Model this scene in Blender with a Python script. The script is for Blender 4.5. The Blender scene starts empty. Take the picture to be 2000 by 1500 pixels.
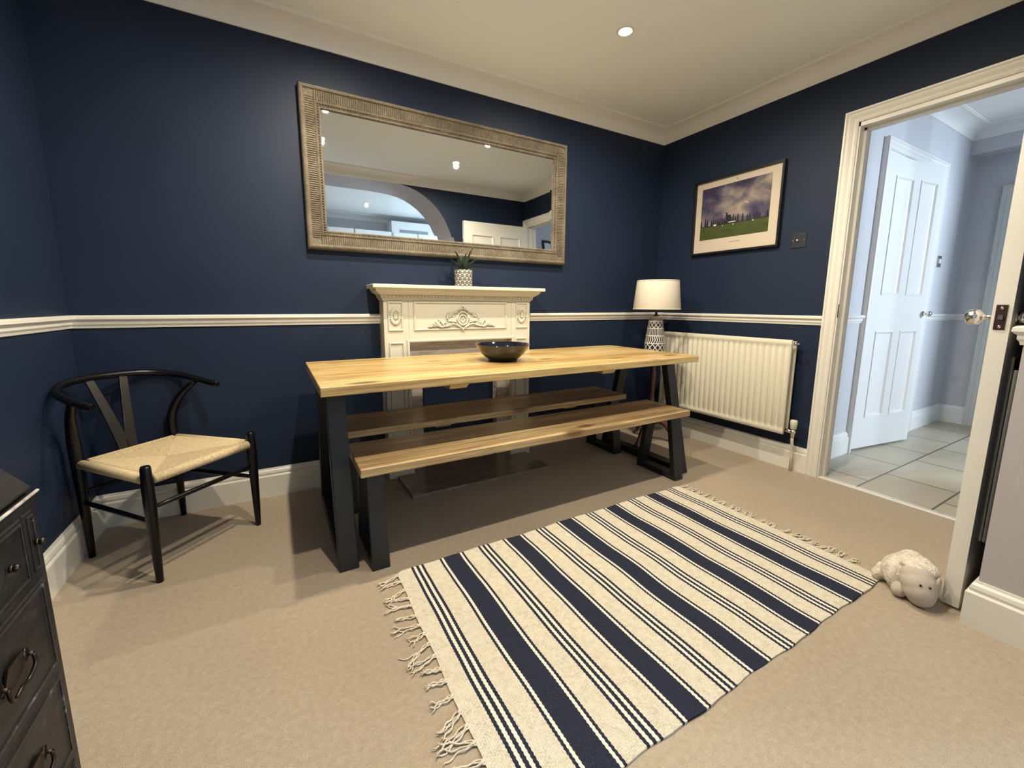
import bpy, bmesh, math, random
from math import sin, cos, pi, radians as rad
from mathutils import Vector, Matrix
random.seed(7)
SC = bpy.context.scene
COL = SC.collection

# ------------------------------------------------------------------ camera
CAM = Vector((-2.78634, -2.46853, 1.01450))
YAW, PITCH, ROLL = -0.518103, -0.1508999, 0.0051838
FPX, CY = 812.056, 719.996
f = Vector((-sin(YAW)*cos(PITCH), cos(YAW)*cos(PITCH), sin(PITCH)))
r = Vector((cos(YAW), sin(YAW), 0)); u = r.cross(f)
r2 = r*cos(ROLL)+u*sin(ROLL); u2 = u*cos(ROLL)-r*sin(ROLL)
cd = bpy.data.cameras.new('camera'); cam = bpy.data.objects.new('camera', cd); COL.objects.link(cam)
m = Matrix((r2, u2, -f)).transposed().to_4x4(); m.translation = CAM
cam.matrix_world = m
cd.sensor_fit = 'HORIZONTAL'; cd.sensor_width = 36; cd.lens = 36*FPX/2000
cd.shift_y = -(750-CY)/2000 * -1 * -1
cd.clip_start = 0.02
SC.camera = cam

# ------------------------------------------------------------------ world and light
w = bpy.data.worlds.new('world'); SC.world = w; w.use_nodes = True
w.node_tree.nodes['Background'].inputs[0].default_value = (0.62, 0.78, 1, 1)
w.node_tree.nodes['Background'].inputs[1].default_value = 0.6
SC.view_settings.view_transform = 'Standard'; SC.view_settings.look = 'None'
SC.view_settings.gamma = 1; SC.view_settings.use_curve_mapping = False
SC.view_settings.exposure = 0.19
WARM = (1.0, 0.885, 0.69)
COOL = (0.66, 0.83, 1.0)
SPOT_W = 80

def area(name, loc, rot, sx, sy, power, col):
    l = bpy.data.lights.new(name, 'AREA'); l.shape = 'RECTANGLE'; l.size = sx; l.size_y = sy
    l.energy = power; l.color = col
    o = bpy.data.objects.new(name, l); COL.objects.link(o); o.location = loc; o.rotation_euler = rot
    return o
area('hall_daylight', (1.76, -4.45, 1.75), (rad(90), 0, rad(12)), 0.42, 1.2, 125, (0.72, 0.86, 1.0))
area('kitchen_daylight', (0.45, -3.62, 1.45), (0, rad(90), 0), 1.3, 1.3, 82, (0.58, 0.80, 1.0))

# ------------------------------------------------------------------ materials
def mat(name, col, rough=0.5, metal=0.0, var=0.0, vscale=8, bump=0.0, bscale=60, stretch=(1, 1, 1), spec=0.5, coat=0, detail=3, bdist=0.002):
    M = bpy.data.materials.new(name); M.use_nodes = True; nt = M.node_tree; N = nt.nodes; L = nt.links
    b = N['Principled BSDF']; b.inputs['Roughness'].default_value = rough; b.inputs['Metallic'].default_value = metal
    b.inputs['Specular IOR Level'].default_value = spec; b.inputs['Coat Weight'].default_value = coat
    b.inputs['Base Color'].default_value = (*col, 1)
    tc = N.new('ShaderNodeTexCoord'); mp = N.new('ShaderNodeMapping'); mp.inputs['Scale'].default_value = stretch
    L.new(tc.outputs['Object'], mp.inputs['Vector'])
    if var > 0:
        n = N.new('ShaderNodeTexNoise'); n.inputs['Scale'].default_value = vscale; n.inputs['Detail'].default_value = detail
        L.new(mp.outputs[0], n.inputs['Vector'])
        cr = N.new('ShaderNodeValToRGB')
        cr.color_ramp.elements[0].position = 0.3; cr.color_ramp.elements[1].position = 0.7
        cr.color_ramp.elements[0].color = (*[c*(1-var) for c in col], 1)
        cr.color_ramp.elements[1].color = (*[min(1, c*(1+var)) for c in col], 1)
        L.new(n.outputs[0], cr.inputs[0]); L.new(cr.outputs[0], b.inputs['Base Color'])
    if bump > 0:
        n = N.new('ShaderNodeTexNoise'); n.inputs['Scale'].default_value = bscale; n.inputs['Detail'].default_value = 4
        L.new(mp.outputs[0], n.inputs['Vector'])
        bp = N.new('ShaderNodeBump'); bp.inputs['Strength'].default_value = bump; bp.inputs['Distance'].default_value = bdist
        L.new(n.outputs[0], bp.inputs['Height']); L.new(bp.outputs[0], b.inputs['Normal'])
    return M

class G:
    """tiny node helper"""
    def __init__(s, name, rough=0.5):
        s.M = bpy.data.materials.new(name); s.M.use_nodes = True; s.nt = s.M.node_tree
        s.b = s.nt.nodes['Principled BSDF']; s.b.inputs['Roughness'].default_value = rough
        s.tc = s.nt.nodes.new('ShaderNodeTexCoord')
    def link(s, a, b): s.nt.links.new(a, b)
    def put(s, sock, v):
        if hasattr(v, 'node') or isinstance(v, bpy.types.NodeSocket): s.link(v, sock)
        elif isinstance(v, (tuple, list)): sock.default_value = (*v, 1) if len(v) == 3 and len(sock.default_value) == 4 else v
        else: sock.default_value = v
    def m(s, op, a, b=0.0, c=0.0):
        n = s.nt.nodes.new('ShaderNodeMath'); n.operation = op
        s.put(n.inputs[0], a); s.put(n.inputs[1], b); s.put(n.inputs[2], c); return n.outputs[0]
    def xyz(s, v=None):
        n = s.nt.nodes.new('ShaderNodeSeparateXYZ'); s.link(v or s.tc.outputs['Object'], n.inputs[0]); return n.outputs
    def comb(s, x, y, z):
        n = s.nt.nodes.new('ShaderNodeCombineXYZ'); s.put(n.inputs[0], x); s.put(n.inputs[1], y); s.put(n.inputs[2], z); return n.outputs[0]
    def noise(s, vec, scale, detail=3, dist=0.0):
        n = s.nt.nodes.new('ShaderNodeTexNoise'); s.link(vec, n.inputs['Vector']); n.inputs['Scale'].default_value = scale
        n.inputs['Detail'].default_value = detail; n.inputs['Distortion'].default_value = dist; return n.outputs[0]
    def mapping(s, vec, scale=(1, 1, 1), loc=(0, 0, 0)):
        n = s.nt.nodes.new('ShaderNodeMapping'); s.link(vec, n.inputs[0]); n.inputs['Scale'].default_value = scale
        n.inputs['Location'].default_value = loc; return n.outputs[0]
    def mix(s, fac, a, b):
        n = s.nt.nodes.new('ShaderNodeMix'); n.data_type = 'RGBA'; s.put(n.inputs[0], fac); s.put(n.inputs[6], a); s.put(n.inputs[7], b)
        return n.outputs[2]
    def ramp(s, fac, stops):
        n = s.nt.nodes.new('ShaderNodeValToRGB'); s.put(n.inputs[0], fac); e = n.color_ramp.elements
        while len(e) < len(stops): e.new(0.5)
        for i, (p, c) in enumerate(stops): e[i].position = p; e[i].color = (*c, 1)
        return n.outputs[0]
    def bump(s, h, strength=0.3, dist=0.003):
        n = s.nt.nodes.new('ShaderNodeBump'); n.inputs['Strength'].default_value = strength; n.inputs['Distance'].default_value = dist
        s.link(h, n.inputs['Height']); s.link(n.outputs[0], s.b.inputs['Normal'])
    def color(s, c): s.put(s.b.inputs['Base Color'], c)

NAVY = mat('navy_paint', (0.0125, 0.0210, 0.0460), 0.52, var=0.05, vscale=3, bump=0.06, bscale=180, spec=0.20)
WHITE = mat('white_gloss_paint', (0.69, 0.665, 0.60), 0.35, var=0.02, vscale=6)
CREAM = mat('cream_paint', (0.76, 0.72, 0.63), 0.42, var=0.02, vscale=9)
CEIL = mat('ceiling_paint', (0.85, 0.87, 0.84), 0.85, bump=0.10, bscale=240)
COVE = mat('coving_paint', (0.83, 0.82, 0.78), 0.75)
LILAC = mat('lilac_grey_paint', (0.41, 0.375, 0.375), 0.7, bump=0.08, bscale=180)
HALLW = mat('hall_lilac_paint', (0.56, 0.57, 0.61), 0.7, bump=0.08, bscale=180)
HWHITE = mat('hall_white_paint', (0.80, 0.80, 0.79), 0.35)
BLACK = mat('black_lacquer', (0.004, 0.004, 0.005), 0.25, spec=0.3)
STEEL = mat('black_powder_coated_steel', (0.0095, 0.011, 0.0135), 0.42, bump=0.08, bscale=400)
CHROME = mat('chrome', (0.75, 0.73, 0.70), 0.18, 1.0)
BRONZE = mat('dark_bronze_metal', (0.10, 0.075, 0.06), 0.35, 1.0, var=0.3, vscale=60)
PLATE = mat('latch_plate_bronze', (0.06, 0.03, 0.028), 0.4, 0.6)
GLASS = bpy.data.materials.new('mirror_glass'); GLASS.use_nodes = True
_b = GLASS.node_tree.nodes['Principled BSDF']; _b.inputs['Metallic'].default_value = 1; _b.inputs['Roughness'].default_value = 0.01
_b.inputs['Base Color'].default_value = (0.80, 0.83, 0.84, 1)

def carpet():
    g = G('beige_carpet', 0.95); v = g.tc.outputs['Object']
    fine = g.noise(v, 420, 2); mid = g.noise(v, 60, 3); big = g.noise(v, 1.3, 2)
    a = g.m('ADD', g.m('MULTIPLY', fine, 0.55), g.m('ADD', g.m('MULTIPLY', mid, 0.22), g.m('MULTIPLY', big, 0.23)))
    g.color(g.ramp(a, [(0.34, (0.27, 0.212, 0.150)), (0.52, (0.385, 0.310, 0.226)), (0.68, (0.50, 0.410, 0.305))]))
    g.b.inputs['Specular IOR Level'].default_value = 0.1
    g.b.inputs['Sheen Weight'].default_value = 0.25
    g.bump(g.m('ADD', fine, g.m('MULTIPLY', mid, 0.25)), 0.5, 0.005); return g.M
CARPET = carpet()

def tiles():
    g = G('hall_floor_tile', 0.32); v = g.mapping(g.tc.outputs['Object'], loc=(0.025, 1.49+0.63*6, 0))
    n = g.nt.nodes.new('ShaderNodeTexBrick'); g.link(v, n.inputs['Vector'])
    n.inputs['Scale'].default_value = 1; n.inputs['Brick Width'].default_value = 0.46; n.inputs['Row Height'].default_value = 0.315
    n.inputs['Mortar Size'].default_value = 0.005; n.inputs['Mortar Smooth'].default_value = 0.1; n.offset = 0.5; n.offset_frequency = 2
    n.inputs['Color1'].default_value = (0.40, 0.355, 0.265, 1); n.inputs['Color2'].default_value = (0.46, 0.41, 0.31, 1)
    n.inputs['Mortar'].default_value = (0.12, 0.09, 0.065, 1)
    cl = g.noise(g.tc.outputs['Object'], 9, 5)
    g.color(g.mix(g.m('MULTIPLY', g.m('SUBTRACT', cl, 0.35), 0.8), n.outputs['Color'], (0.50, 0.47, 0.38)))
    nn = g.nt.nodes.new('ShaderNodeMix'); nn.data_type = 'RGBA'
    # keep grout lines dark
    src = g.b.inputs['Base Color'].links[0].from_socket
    g.color(g.mix(n.outputs['Fac'], src, (0.12, 0.09, 0.065)))
    g.bump(g.m('SUBTRACT', 1.0, n.outputs['Fac']), 0.3, 0.003); return g.M
TILE = tiles()

def wood(name, c_lo, c_mid, c_hi, plank=0.145, rough=0.38, bumpy=0.1, knots=True):
    g = G(name, rough); X = g.xyz()
    pid = g.m('FLOOR', g.m('DIVIDE', g.m('ADD', X[1], 5.03), plank))
    off = g.m('MULTIPLY', pid, 3.77)
    v = g.comb(g.m('ADD', X[0], off), g.m('ADD', X[1], g.m('MULTIPLY', pid, 0.31)), X[2])
    warp = g.noise(g.mapping(v, (1.1, 5, 5)), 1.6, 3)
    gr = g.noise(g.mapping(v, (0.9, 22, 22)), 3.2, 5, 0.6)
    fine = g.noise(g.mapping(v, (4, 160, 160)), 3, 2)
    a = g.m('ADD', g.m('ADD', g.m('MULTIPLY', gr, 0.55), g.m('MULTIPLY', warp, 0.35)), g.m('MULTIPLY', fine, 0.14))
    wn = g.nt.nodes.new('ShaderNodeTexWhiteNoise'); wn.noise_dimensions = '1D'; g.link(pid, wn.inputs['W'])
    a = g.m('ADD', a, g.m('MULTIPLY', g.m('SUBTRACT', wn.outputs[0], 0.5), 0.15))
    col = g.ramp(a, [(0.41, c_lo), (0.50, c_mid), (0.60, c_hi)])
    if knots:
        vo = g.nt.nodes.new('ShaderNodeTexVoronoi'); g.link(g.mapping(v, (2.1, 5.2, 5.2)), vo.inputs['Vector']); vo.inputs['Scale'].default_value = 1.5
        k = g.nt.nodes.new('ShaderNodeMapRange'); g.link(vo.outputs['Distance'], k.inputs[0])
        k.inputs[1].default_value = 0.11; k.inputs[2].default_value = 0.24; k.inputs[3].default_value = 0.8; k.inputs[4].default_value = 0
        col = g.mix(k.outputs[0], col, (0.10, 0.045, 0.016))
    fr = g.m('FRACT', g.m('DIVIDE', g.m('ADD', X[1], 5.03), plank))
    seam = g.m('GREATER_THAN', g.m('ABSOLUTE', g.m('SUBTRACT', fr, 0.5)), 0.492)
    col = g.mix(g.m('MULTIPLY', seam, 0.55), col, (0.12, 0.06, 0.02))
    g.color(col); g.bump(a, bumpy, 0.002); g.b.inputs['Coat Weight'].default_value = 0.25; g.b.inputs['Coat Roughness'].default_value = 0.3
    return g.M
PINE = wood('honey_waxed_pine', (0.33, 0.195, 0.065), (0.50, 0.335, 0.125), (0.62, 0.46, 0.21))
PINE2 = wood('rustic_bench_pine', (0.32, 0.205, 0.095), (0.50, 0.355, 0.175), (0.62, 0.47, 0.26), plank=0.40)

# ------------------------------------------------------------------ mesh builder
class MB:
    def __init__(s): s.v = []; s.f = []; s.mi = []; s.sm = []
    def add(s, vs, fs, mi=0, smooth=False):
        o = len(s.v); s.v += [tuple(p) for p in vs]
        for q in fs: s.f.append(tuple(o+i for i in q)); s.mi.append(mi); s.sm.append(smooth)
        return s
    def box(s, x0, x1, y0, y1, z0, z1, mi=0):
        vs = [(x, y, z) for x in (x0, x1) for y in (y0, y1) for z in (z0, z1)]
        return s.add(vs, [(0, 1, 3, 2), (4, 6, 7, 5), (0, 4, 5, 1), (2, 3, 7, 6), (0, 2, 6, 4), (1, 5, 7, 3)], mi)
    def hexa(s, bot, top, mi=0):
        """bot, top: four points each, same winding (ccw seen from above)"""
        return s.add(list(bot)+list(top), [(3, 2, 1, 0), (4, 5, 6, 7), (0, 1, 5, 4), (1, 2, 6, 5), (2, 3, 7, 6), (3, 0, 4, 7)], mi)
    def loft(s, rings, closed=True, cap=True, mi=0, smooth=False, loop=False):
        n = len(rings[0]); vs = [p for R_ in rings for p in R_]; fs = []
        k = len(rings)
        for i in range(k if loop else k-1):
            a = i*n; b = ((i+1) % k)*n
            for j in range(n if closed else n-1):
                j2 = (j+1) % n; fs.append((a+j, a+j2, b+j2, b+j))
        s.add(vs, fs, mi, smooth)
        if cap and not loop:
            o = len(s.v)-len(vs)
            s.f.append(tuple(o+j for j in range(n))[::-1]); s.mi.append(mi); s.sm.append(False)
            s.f.append(tuple(o+(k-1)*n+j for j in range(n))); s.mi.append(mi); s.sm.append(False)
        return s
    def tube(s, pts, rad_, seg=12, mi=0, cap=True, loop=False):
        pts = [Vector(p) for p in pts]; n = len(pts)
        rs = rad_ if isinstance(rad_, (list, tuple)) else [rad_]*n
        t0 = (pts[1]-pts[0]).normalized(); up = Vector((0, 0, 1)) if abs(t0.z) < 0.9 else Vector((1, 0, 0))
        a = t0.cross(up).normalized(); rings = []
        for i, p in enumerate(pts):
            if loop: t = (pts[(i+1) % n]-pts[i-1]).normalized()
            else: t = ((pts[min(i+1, n-1)]-pts[max(i-1, 0)])).normalized()
            a = (a-t*a.dot(t)).normalized(); b = t.cross(a)
            rings.append([p+(a*cos(2*pi*k/seg)+b*sin(2*pi*k/seg))*rs[i] for k in range(seg)])
        return s.loft(rings, True, cap, mi, True, loop)
    def lathe(s, prof, c=(0, 0, 0), seg=32, mi=0, cap=True, sx=1, sy=1):
        rings = [[(c[0]+r_*cos(2*pi*k/seg)*sx, c[1]+r_*sin(2*pi*k/seg)*sy, c[2]+z) for k in range(seg)] for r_, z in prof]
        return s.loft(rings, True, cap, mi, True)
    def ball(s, c, rx, ry, rz, seg=16, rings=10, mi=0, M=None):
        R_ = []
        for i in range(rings+1):
            t = -pi/2+pi*i/rings; rr = max(cos(t), 1e-3)
            ring = []
            for k in range(seg):
                p = Vector((rx*rr*cos(2*pi*k/seg), ry*rr*sin(2*pi*k/seg), rz*sin(t)))
                if M is not None: p = M @ p
                ring.append((c[0]+p[0], c[1]+p[1], c[2]+p[2]))
            R_.append(ring)
        return s.loft(R_, True, True, mi, True)
    def build(s, name, mats, parent=None, loc=None, bevel=0, seg=2, subd=0, flat=False):
        if not isinstance(mats, (list, tuple)): mats = [mats]
        root = parent
        while root is not None and root.parent is not None: root = root.parent
        o0 = Vector(loc) if loc is not None else (Vector(root.location) if root is not None else Vector((0, 0, 0)))
        me = bpy.data.meshes.new(name); me.from_pydata([tuple(Vector(p)-o0) for p in s.v], [], s.f)
        for M_ in mats: me.materials.append(M_)
        for i, p in enumerate(me.polygons): p.material_index = s.mi[i]; p.use_smooth = s.sm[i] and not flat
        me.update(); bm = bmesh.new(); bm.from_mesh(me); bmesh.ops.recalc_face_normals(bm, faces=bm.faces); bm.to_mesh(me); bm.free()
        o = bpy.data.objects.new(name, me); COL.objects.link(o)
        if parent is not None:
            o.parent = parent
            if loc is not None: o.location = o0-Vector(root.location)
        else: o.location = o0
        if bevel:
            b = o.modifiers.new('bevel', 'BEVEL'); b.width = bevel; b.segments = seg; b.limit_method = 'ANGLE'; b.angle_limit = rad(40)
            b.harden_normals = False
        if subd:
            d = o.modifiers.new('subd', 'SUBSURF'); d.levels = subd; d.render_levels = subd
        return o

def thing(name, label, cat, loc, group=None):
    o = bpy.data.objects.new(name, None); COL.objects.link(o); o.location = loc; o.empty_display_size = 0.05
    return tag(o, label, cat, group)
def tag(o, label, cat, group=None):
    o['label'] = label; o['category'] = cat
    if group: o['group'] = group
    return o
def struct(o): o['kind'] = 'structure'; return o
def copy_tree(o, parent=None):
    c = o.copy(); COL.objects.link(c); c.parent = parent
    for ch in [x for x in bpy.data.objects if x.parent == o]: copy_tree(ch, c)
    return c

def mould(mb, pts, prof, side, fn, cap=True, mi=0, smooth=False, loop=False):
    """sweep profile (w,h) along a 2D polyline with mitred corners; w offsets to `side`, fn maps (a,b,h)->xyz"""
    P = [Vector(p) for p in pts]; n = len(P); rings = []
    for i, p in enumerate(P):
        d1 = (P[i]-P[i-1]).normalized() if (i > 0 or loop) else None
        d2 = (P[(i+1) % n]-P[i]).normalized() if (i < n-1 or loop) else None
        if d1 is None: d1 = d2
        if d2 is None: d2 = d1
        n1 = Vector((-d1.y, d1.x))*side; n2 = Vector((-d2.y, d2.x))*side
        mv = (n1+n2); mv = mv/ max(0.2, mv.dot(n1))
        rings.append([fn(p.x+mv.x*w_, p.y+mv.y*w_, h) for w_, h in prof])
    mb.loft(rings, True, cap, mi, smooth, loop); return mb
FLAT = lambda a, b, h: (a, b, h)

# ------------------------------------------------------------------ room shell
XL, YF, ZC = -3.54, -2.155, 2.35
struct(MB().box(XL-0.1, 0.02, -2.68, 0.1, -0.05, 0.0).build('floor', CARPET))
struct(MB().box(XL-0.1, 0.1, -2.68, 0.1, ZC, ZC+0.05).build('ceiling', CEIL))
struct(MB().box(XL-0.1, 0.1, 0, 0.1, 0, ZC).build('wall_back', NAVY))
struct(MB().box(XL-0.1, XL, -2.155, 0, 0, ZC).build('wall_left', NAVY))
# right wall with the doorway
DY0, DY1, DZ = -2.10, -1.303, 1.995
b = MB(); b.box(0, 0.12, DY1, 0, 0, ZC).box(0, 0.12, DY0, DY1, DZ, ZC).box(0, 0.12, -2.75, DY0, 0, ZC)
struct(b.build('wall_right', NAVY))
# front wall with the wide arch (room face navy, soffit, jambs and far face lilac grey)
half = [(-0.888, 0), (-0.888, 1.40), (-0.897, 1.52), (-0.918, 1.63), (-0.952, 1.748), (-0.988, 1.841), (-1.045, 1.96), (-1.118, 2.06), (-1.20, 2.135), (-1.287, 2.192),
        (-1.36, 2.228), (-1.435, 2.252), (-1.52, 2.268), (-1.62, 2.277), (-1.764, 2.282)]
arch = half + [(-4.20-x, z) for x, z in half[::-1]]
b = MB(); Y0, Y1 = YF, -2.65
for i in range(len(arch)-1):
    (xa, za), (xb, zb) = arch[i], arch[i+1]
    b.add([(xa, Y0, za), (xb, Y0, zb), (xb, Y1, zb), (xa, Y1, za)], [(0, 1, 2, 3)], 1, True)
    if xa != xb:
        b.add([(xa, Y0, za), (xb, Y0, zb), (xb, Y0, ZC), (xa, Y0, ZC)], [(0, 1, 2, 3)], 0)
        b.add([(xa, Y1, za), (xb, Y1, zb), (xb, Y1, ZC), (xa, Y1, ZC)], [(0, 1, 2, 3)], 1)
for xa, xb in ((-0.888, 0.0), (XL-0.1, -3.312)):
    b.add([(xa, Y0, 0), (xb, Y0, 0), (xb, Y0, ZC), (xa, Y0, ZC)], [(0, 1, 2, 3)], 0)
    b.add([(xa, Y1, 0), (xb, Y1, 0), (xb, Y1, ZC), (xa, Y1, ZC)], [(0, 1, 2, 3)], 1)
struct(b.build('wall_front', [NAVY, LILAC]))

# coving, dado rail, skirting
COVP = [(0, 2.272), (0.007, 2.272), (0.010, 2.284)]+[(0.105-0.095*cos(t), 2.285+0.056*sin(t)) for t in [pi/2*k/8 for k in range(1, 9)]]+[(0.106, 2.345), (0.113, 2.345), (0.117, 2.352), (0, 2.352)]
DADO = [(0, 0.963), (0.017, 0.963), (0.023, 0.958), (0.024, 0.947), (0.017, 0.939), (0.013, 0.936), (0.013, 0.925), (0.008, 0.917), (0.006, 0.908), (0, 0.908)]
SKIRT = [(0, 0), (0.021, 0), (0.021, 0.112), (0.018, 0.116), (0.013, 0.118), (0.015, 0.128), (0.012, 0.139), (0.006, 0.146), (0.004, 0.153), (0, 0.153)]
struct(mould(MB(), [(XL, YF), (XL, 0), (0, 0), (0, YF)], COVP, -1, FLAT, loop=True).build('trim_1', COVE))
b = MB(); mould(b, [(-3.312, YF), (XL, YF), (XL, 0), (-2.258, 0)], DADO, -1, FLAT)
struct(b.build('trim_2', WHITE))
struct(mould(MB(), [(-1.305, 0), (0, 0), (0, -1.2465)], DADO, -1, FLAT).build('trim_3', WHITE))
struct(mould(MB(), [(0, YF), (-0.888, YF), (-0.888, -2.65)], DADO, -1, FLAT).build('trim_4', WHITE))
struct(mould(MB(), [(-3.312, YF), (XL, YF), (XL, 0), (-2.258, 0)], SKIRT, -1, FLAT).build('baseboard_left', WHITE))
struct(mould(MB(), [(-1.305, 0), (0, 0), (0, -1.2465)], SKIRT, -1, FLAT).build('baseboard_right', WHITE))
struct(mould(MB(), [(0, YF), (-0.888, YF), (-0.888, -2.65)], SKIRT, -1, FLAT).build('baseboard_front', WHITE))

# door casing, lining and threshold of the main doorway
CASE = [(0, 0), (0, -0.012), (0.006, -0.016), (0.012, -0.013), (0.018, -0.014), (0.030, -0.022), (0.040, -0.018), (0.046, -0.019), (0.052, -0.026), (0.060, -0.026), (0.062, -0.020), (0.062, 0)]
b = MB()
mould(b, [(-1.309, 0), (-1.309, 1.987), (-2.088, 1.987), (-2.088, 0)], CASE, -1, lambda a, c, h: (h, a, c))
mould(b, [(-1.309, 0), (-1.309, 1.987), (-2.088, 1.987), (-2.088, 0)], CASE, -1, lambda a, c, h: (0.12-h, a, c))
struct(b.build('trim_5', WHITE))
b = MB(); b.box(-0.004, 0.124, -1.316, -1.300, 0, 1.996).box(-0.004, 0.124, -2.105, -2.085, 0, 1.996).box(-0.004, 0.124, -2.105, -1.300, 1.966, 1.996)
b.box(0.045, 0.075, -1.328, -1.314, 0, 1.966).box(0.045, 0.075, -2.09, -2.078, 0, 1.966).box(0.045, 0.075, -2.09, -1.314, 1.954, 1.966)
struct(b.build('trim_6', WHITE))
b = MB()
b.hexa([(-0.002, -2.09, 0), (0.040, -2.09, 0), (0.040, -1.316, 0), (-0.002, -1.316, 0)], [(0.008, -2.09, 0.007), (0.030, -2.09, 0.007), (0.030, -1.316, 0.007), (0.008, -1.316, 0.007)])
for yy in (-1.36, -1.50, -1.66, -1.84, -2.02): b.lathe([(0.003, 0), (0.003, 0.001), (0.001, 0.0015)], (0.019, yy, 0.0065), 8, 1)
struct(b.build('trim_7', [mat('threshold_aluminium', (0.78, 0.74, 0.68), 0.35, 0.55), BRONZE]))

# ------------------------------------------------------------------ hall behind the doorway
HY, HX = -1.18, 2.42
struct(MB().box(0.02, HX+0.2, -2.78, HY, -0.05, 0).build('floor_hall', TILE))
struct(MB().box(0.10, HX+0.2, -2.78, HY+0.1, 2.42, 2.47).build('ceiling_hall', mat('hall_ceiling_paint', (0.80, 0.79, 0.77), 0.8)))
struct(MB().box(0.12, HX+0.2, HY, HY+0.1, 0, 2.42).build('wall_hall_left', HALLW))
struct(MB().box(HX, HX+0.1, -2.78, HY, 0, 2.42).build('wall_hall_end', HALLW))
b = MB(); WX0, WX1, WZ0, WZ1 = 0.98, 1.95, 0.25, 2.15
b.box(0.12, WX0, -2.85, -2.75, 0, 2.42).box(WX1, HX, -2.85, -2.75, 0, 2.42).box(WX0, WX1, -2.85, -2.75, 0, WZ0).box(WX0, WX1, -2.85, -2.75, WZ1, 2.42)
struct(b.build('wall_hall_right', HALLW))
struct(MB().box(0.121, 0.125, -2.75, -2.16, 0, 2.42).box(0.121, 0.125, -2.16, HY, 2.06, 2.42).box(0.121, 0.125, -1.24, HY, 0, 2.06).build('wall_hall_near', HALLW))
struct(MB().box(2.22, HX, -2.75, HY, 2.235, 2.42).build('trim_8', HALLW))
b = MB(); mould(b, [(0.125, -2.75), (0.125, HY), (2.22, HY), (2.22, -2.75)], [(w_, h+0.07) for w_, h in COVP], -1, FLAT, loop=True); struct(b.build('trim_9', HWHITE))
b = MB()
mould(b, [(0.125, -1.24), (0.125, HY), (0.655, HY)], SKIRT, -1, FLAT); mould(b, [(1.72, HY), (HX, HY), (HX, -1.352)], SKIRT, -1, FLAT)
struct(b.build('baseboard_hall', HWHITE))
b = MB()
mould(b, [(0.125, -1.24), (0.125, HY), (0.655, HY)], DADO, -1, FLAT); mould(b, [(1.72, HY), (HX, HY), (HX, -1.352)], DADO, -1, FLAT)
struct(b.build('trim_10', HWHITE))
# casing round the side door in the hall, and round the end door
b = MB(); mould(b, [(0.715, 0), (0.715, 2.02), (1.655, 2.02), (1.655, 0)], CASE, 1, lambda a, c, h: (a, HY+h*1.2, c))
b.box(0.715, 1.655, HY-0.004, HY, 1.985, 2.02)
struct(b.build('trim_11', HWHITE))
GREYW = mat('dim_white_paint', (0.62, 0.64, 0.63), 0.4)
b = MB(); mould(b, [(-1.415, 0), (-1.415, 1.93), (-2.22, 1.93), (-2.22, 0)], CASE, -1, lambda a, c, h: (HX+h*1.2, a, c)); struct(b.build('trim_12', GREYW))
b = MB(); b.box(WX0, WX1, -2.80, -2.77, WZ0, WZ0+0.05).box(WX0, WX1, -2.80, -2.77, WZ1-0.05, WZ1).box(WX0, WX0+0.05, -2.80, -2.77, WZ0, WZ1).box(WX1-0.05, WX1, -2.80, -2.77, WZ0, WZ1).box((WX0+WX1)/2-0.02, (WX0+WX1)/2+0.02, -2.80, -2.77, WZ0, WZ1)
struct(b.build('window_1', HWHITE))

def panelled_door(name, P0, P1, z0, z1, th, mt, panels, nrm, nbev=0.012):
    """leaf between floor points P0,P1; nrm = face normal; panels list of (s0,s1,z0,z1) in metres"""
    P0 = Vector((*P0, 0)); P1 = Vector((*P1, 0)); e = (P1-P0); Ln = e.length; e.normalize(); n = Vector((*nrm, 0)).normalized()
    def W(s, z, d): p = P0+e*s+n*d; return (p.x, p.y, z)
    b = MB()
    ss = sorted({0, Ln, *[p[0] for p in panels], *[p[1] for p in panels]}); zs = sorted({z0, z1, *[p[2] for p in panels], *[p[3] for p in panels]})
    for sgn, d0 in ((1, 0.0), (-1, -th)):
        for i in range(len(ss)-1):
            for j in range(len(zs)-1):
                a, c, k, l = ss[i], ss[i+1], zs[j], zs[j+1]
                ins = any(p[0]-1e-6 <= a and c <= p[1]+1e-6 and p[2]-1e-6 <= k and l <= p[3]+1e-6 for p in panels)
                if not ins: b.add([W(a, k, d0), W(c, k, d0), W(c, l, d0), W(a, l, d0)], [(0, 1, 2, 3)])
        for (a, c, k, l) in panels:
            prof = [(0, 0), (0.0, 0.005*sgn), (0.008, 0.005*sgn), (0.016, -0.006*sgn), (0.026, -0.009*sgn)]
            rings = [[W(a+i_, k+i_, d0+h), W(c-i_, k+i_, d0+h), W(c-i_, l-i_, d0+h), W(a+i_, l-i_, d0+h)] for i_, h in prof]
            b.loft(rings, True, False)
            b.add(rings[-1], [(0, 1, 2, 3)])
    b.add([W(0, z0, 0), W(Ln, z0, 0), W(Ln, z0, -th), W(0, z0, -th)], [(0, 1, 2, 3)]); b.add([W(0, z1, 0), W(Ln, z1, 0), W(Ln, z1, -th), W(0, z1, -th)], [(0, 1, 2, 3)])
    for s_ in (0, Ln): b.add([W(s_, z0, 0), W(s_, z0, -th), W(s_, z1, -th), W(s_, z1, 0)], [(0, 1, 2, 3)])
    return b.build(name, mt), W, Ln

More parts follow.
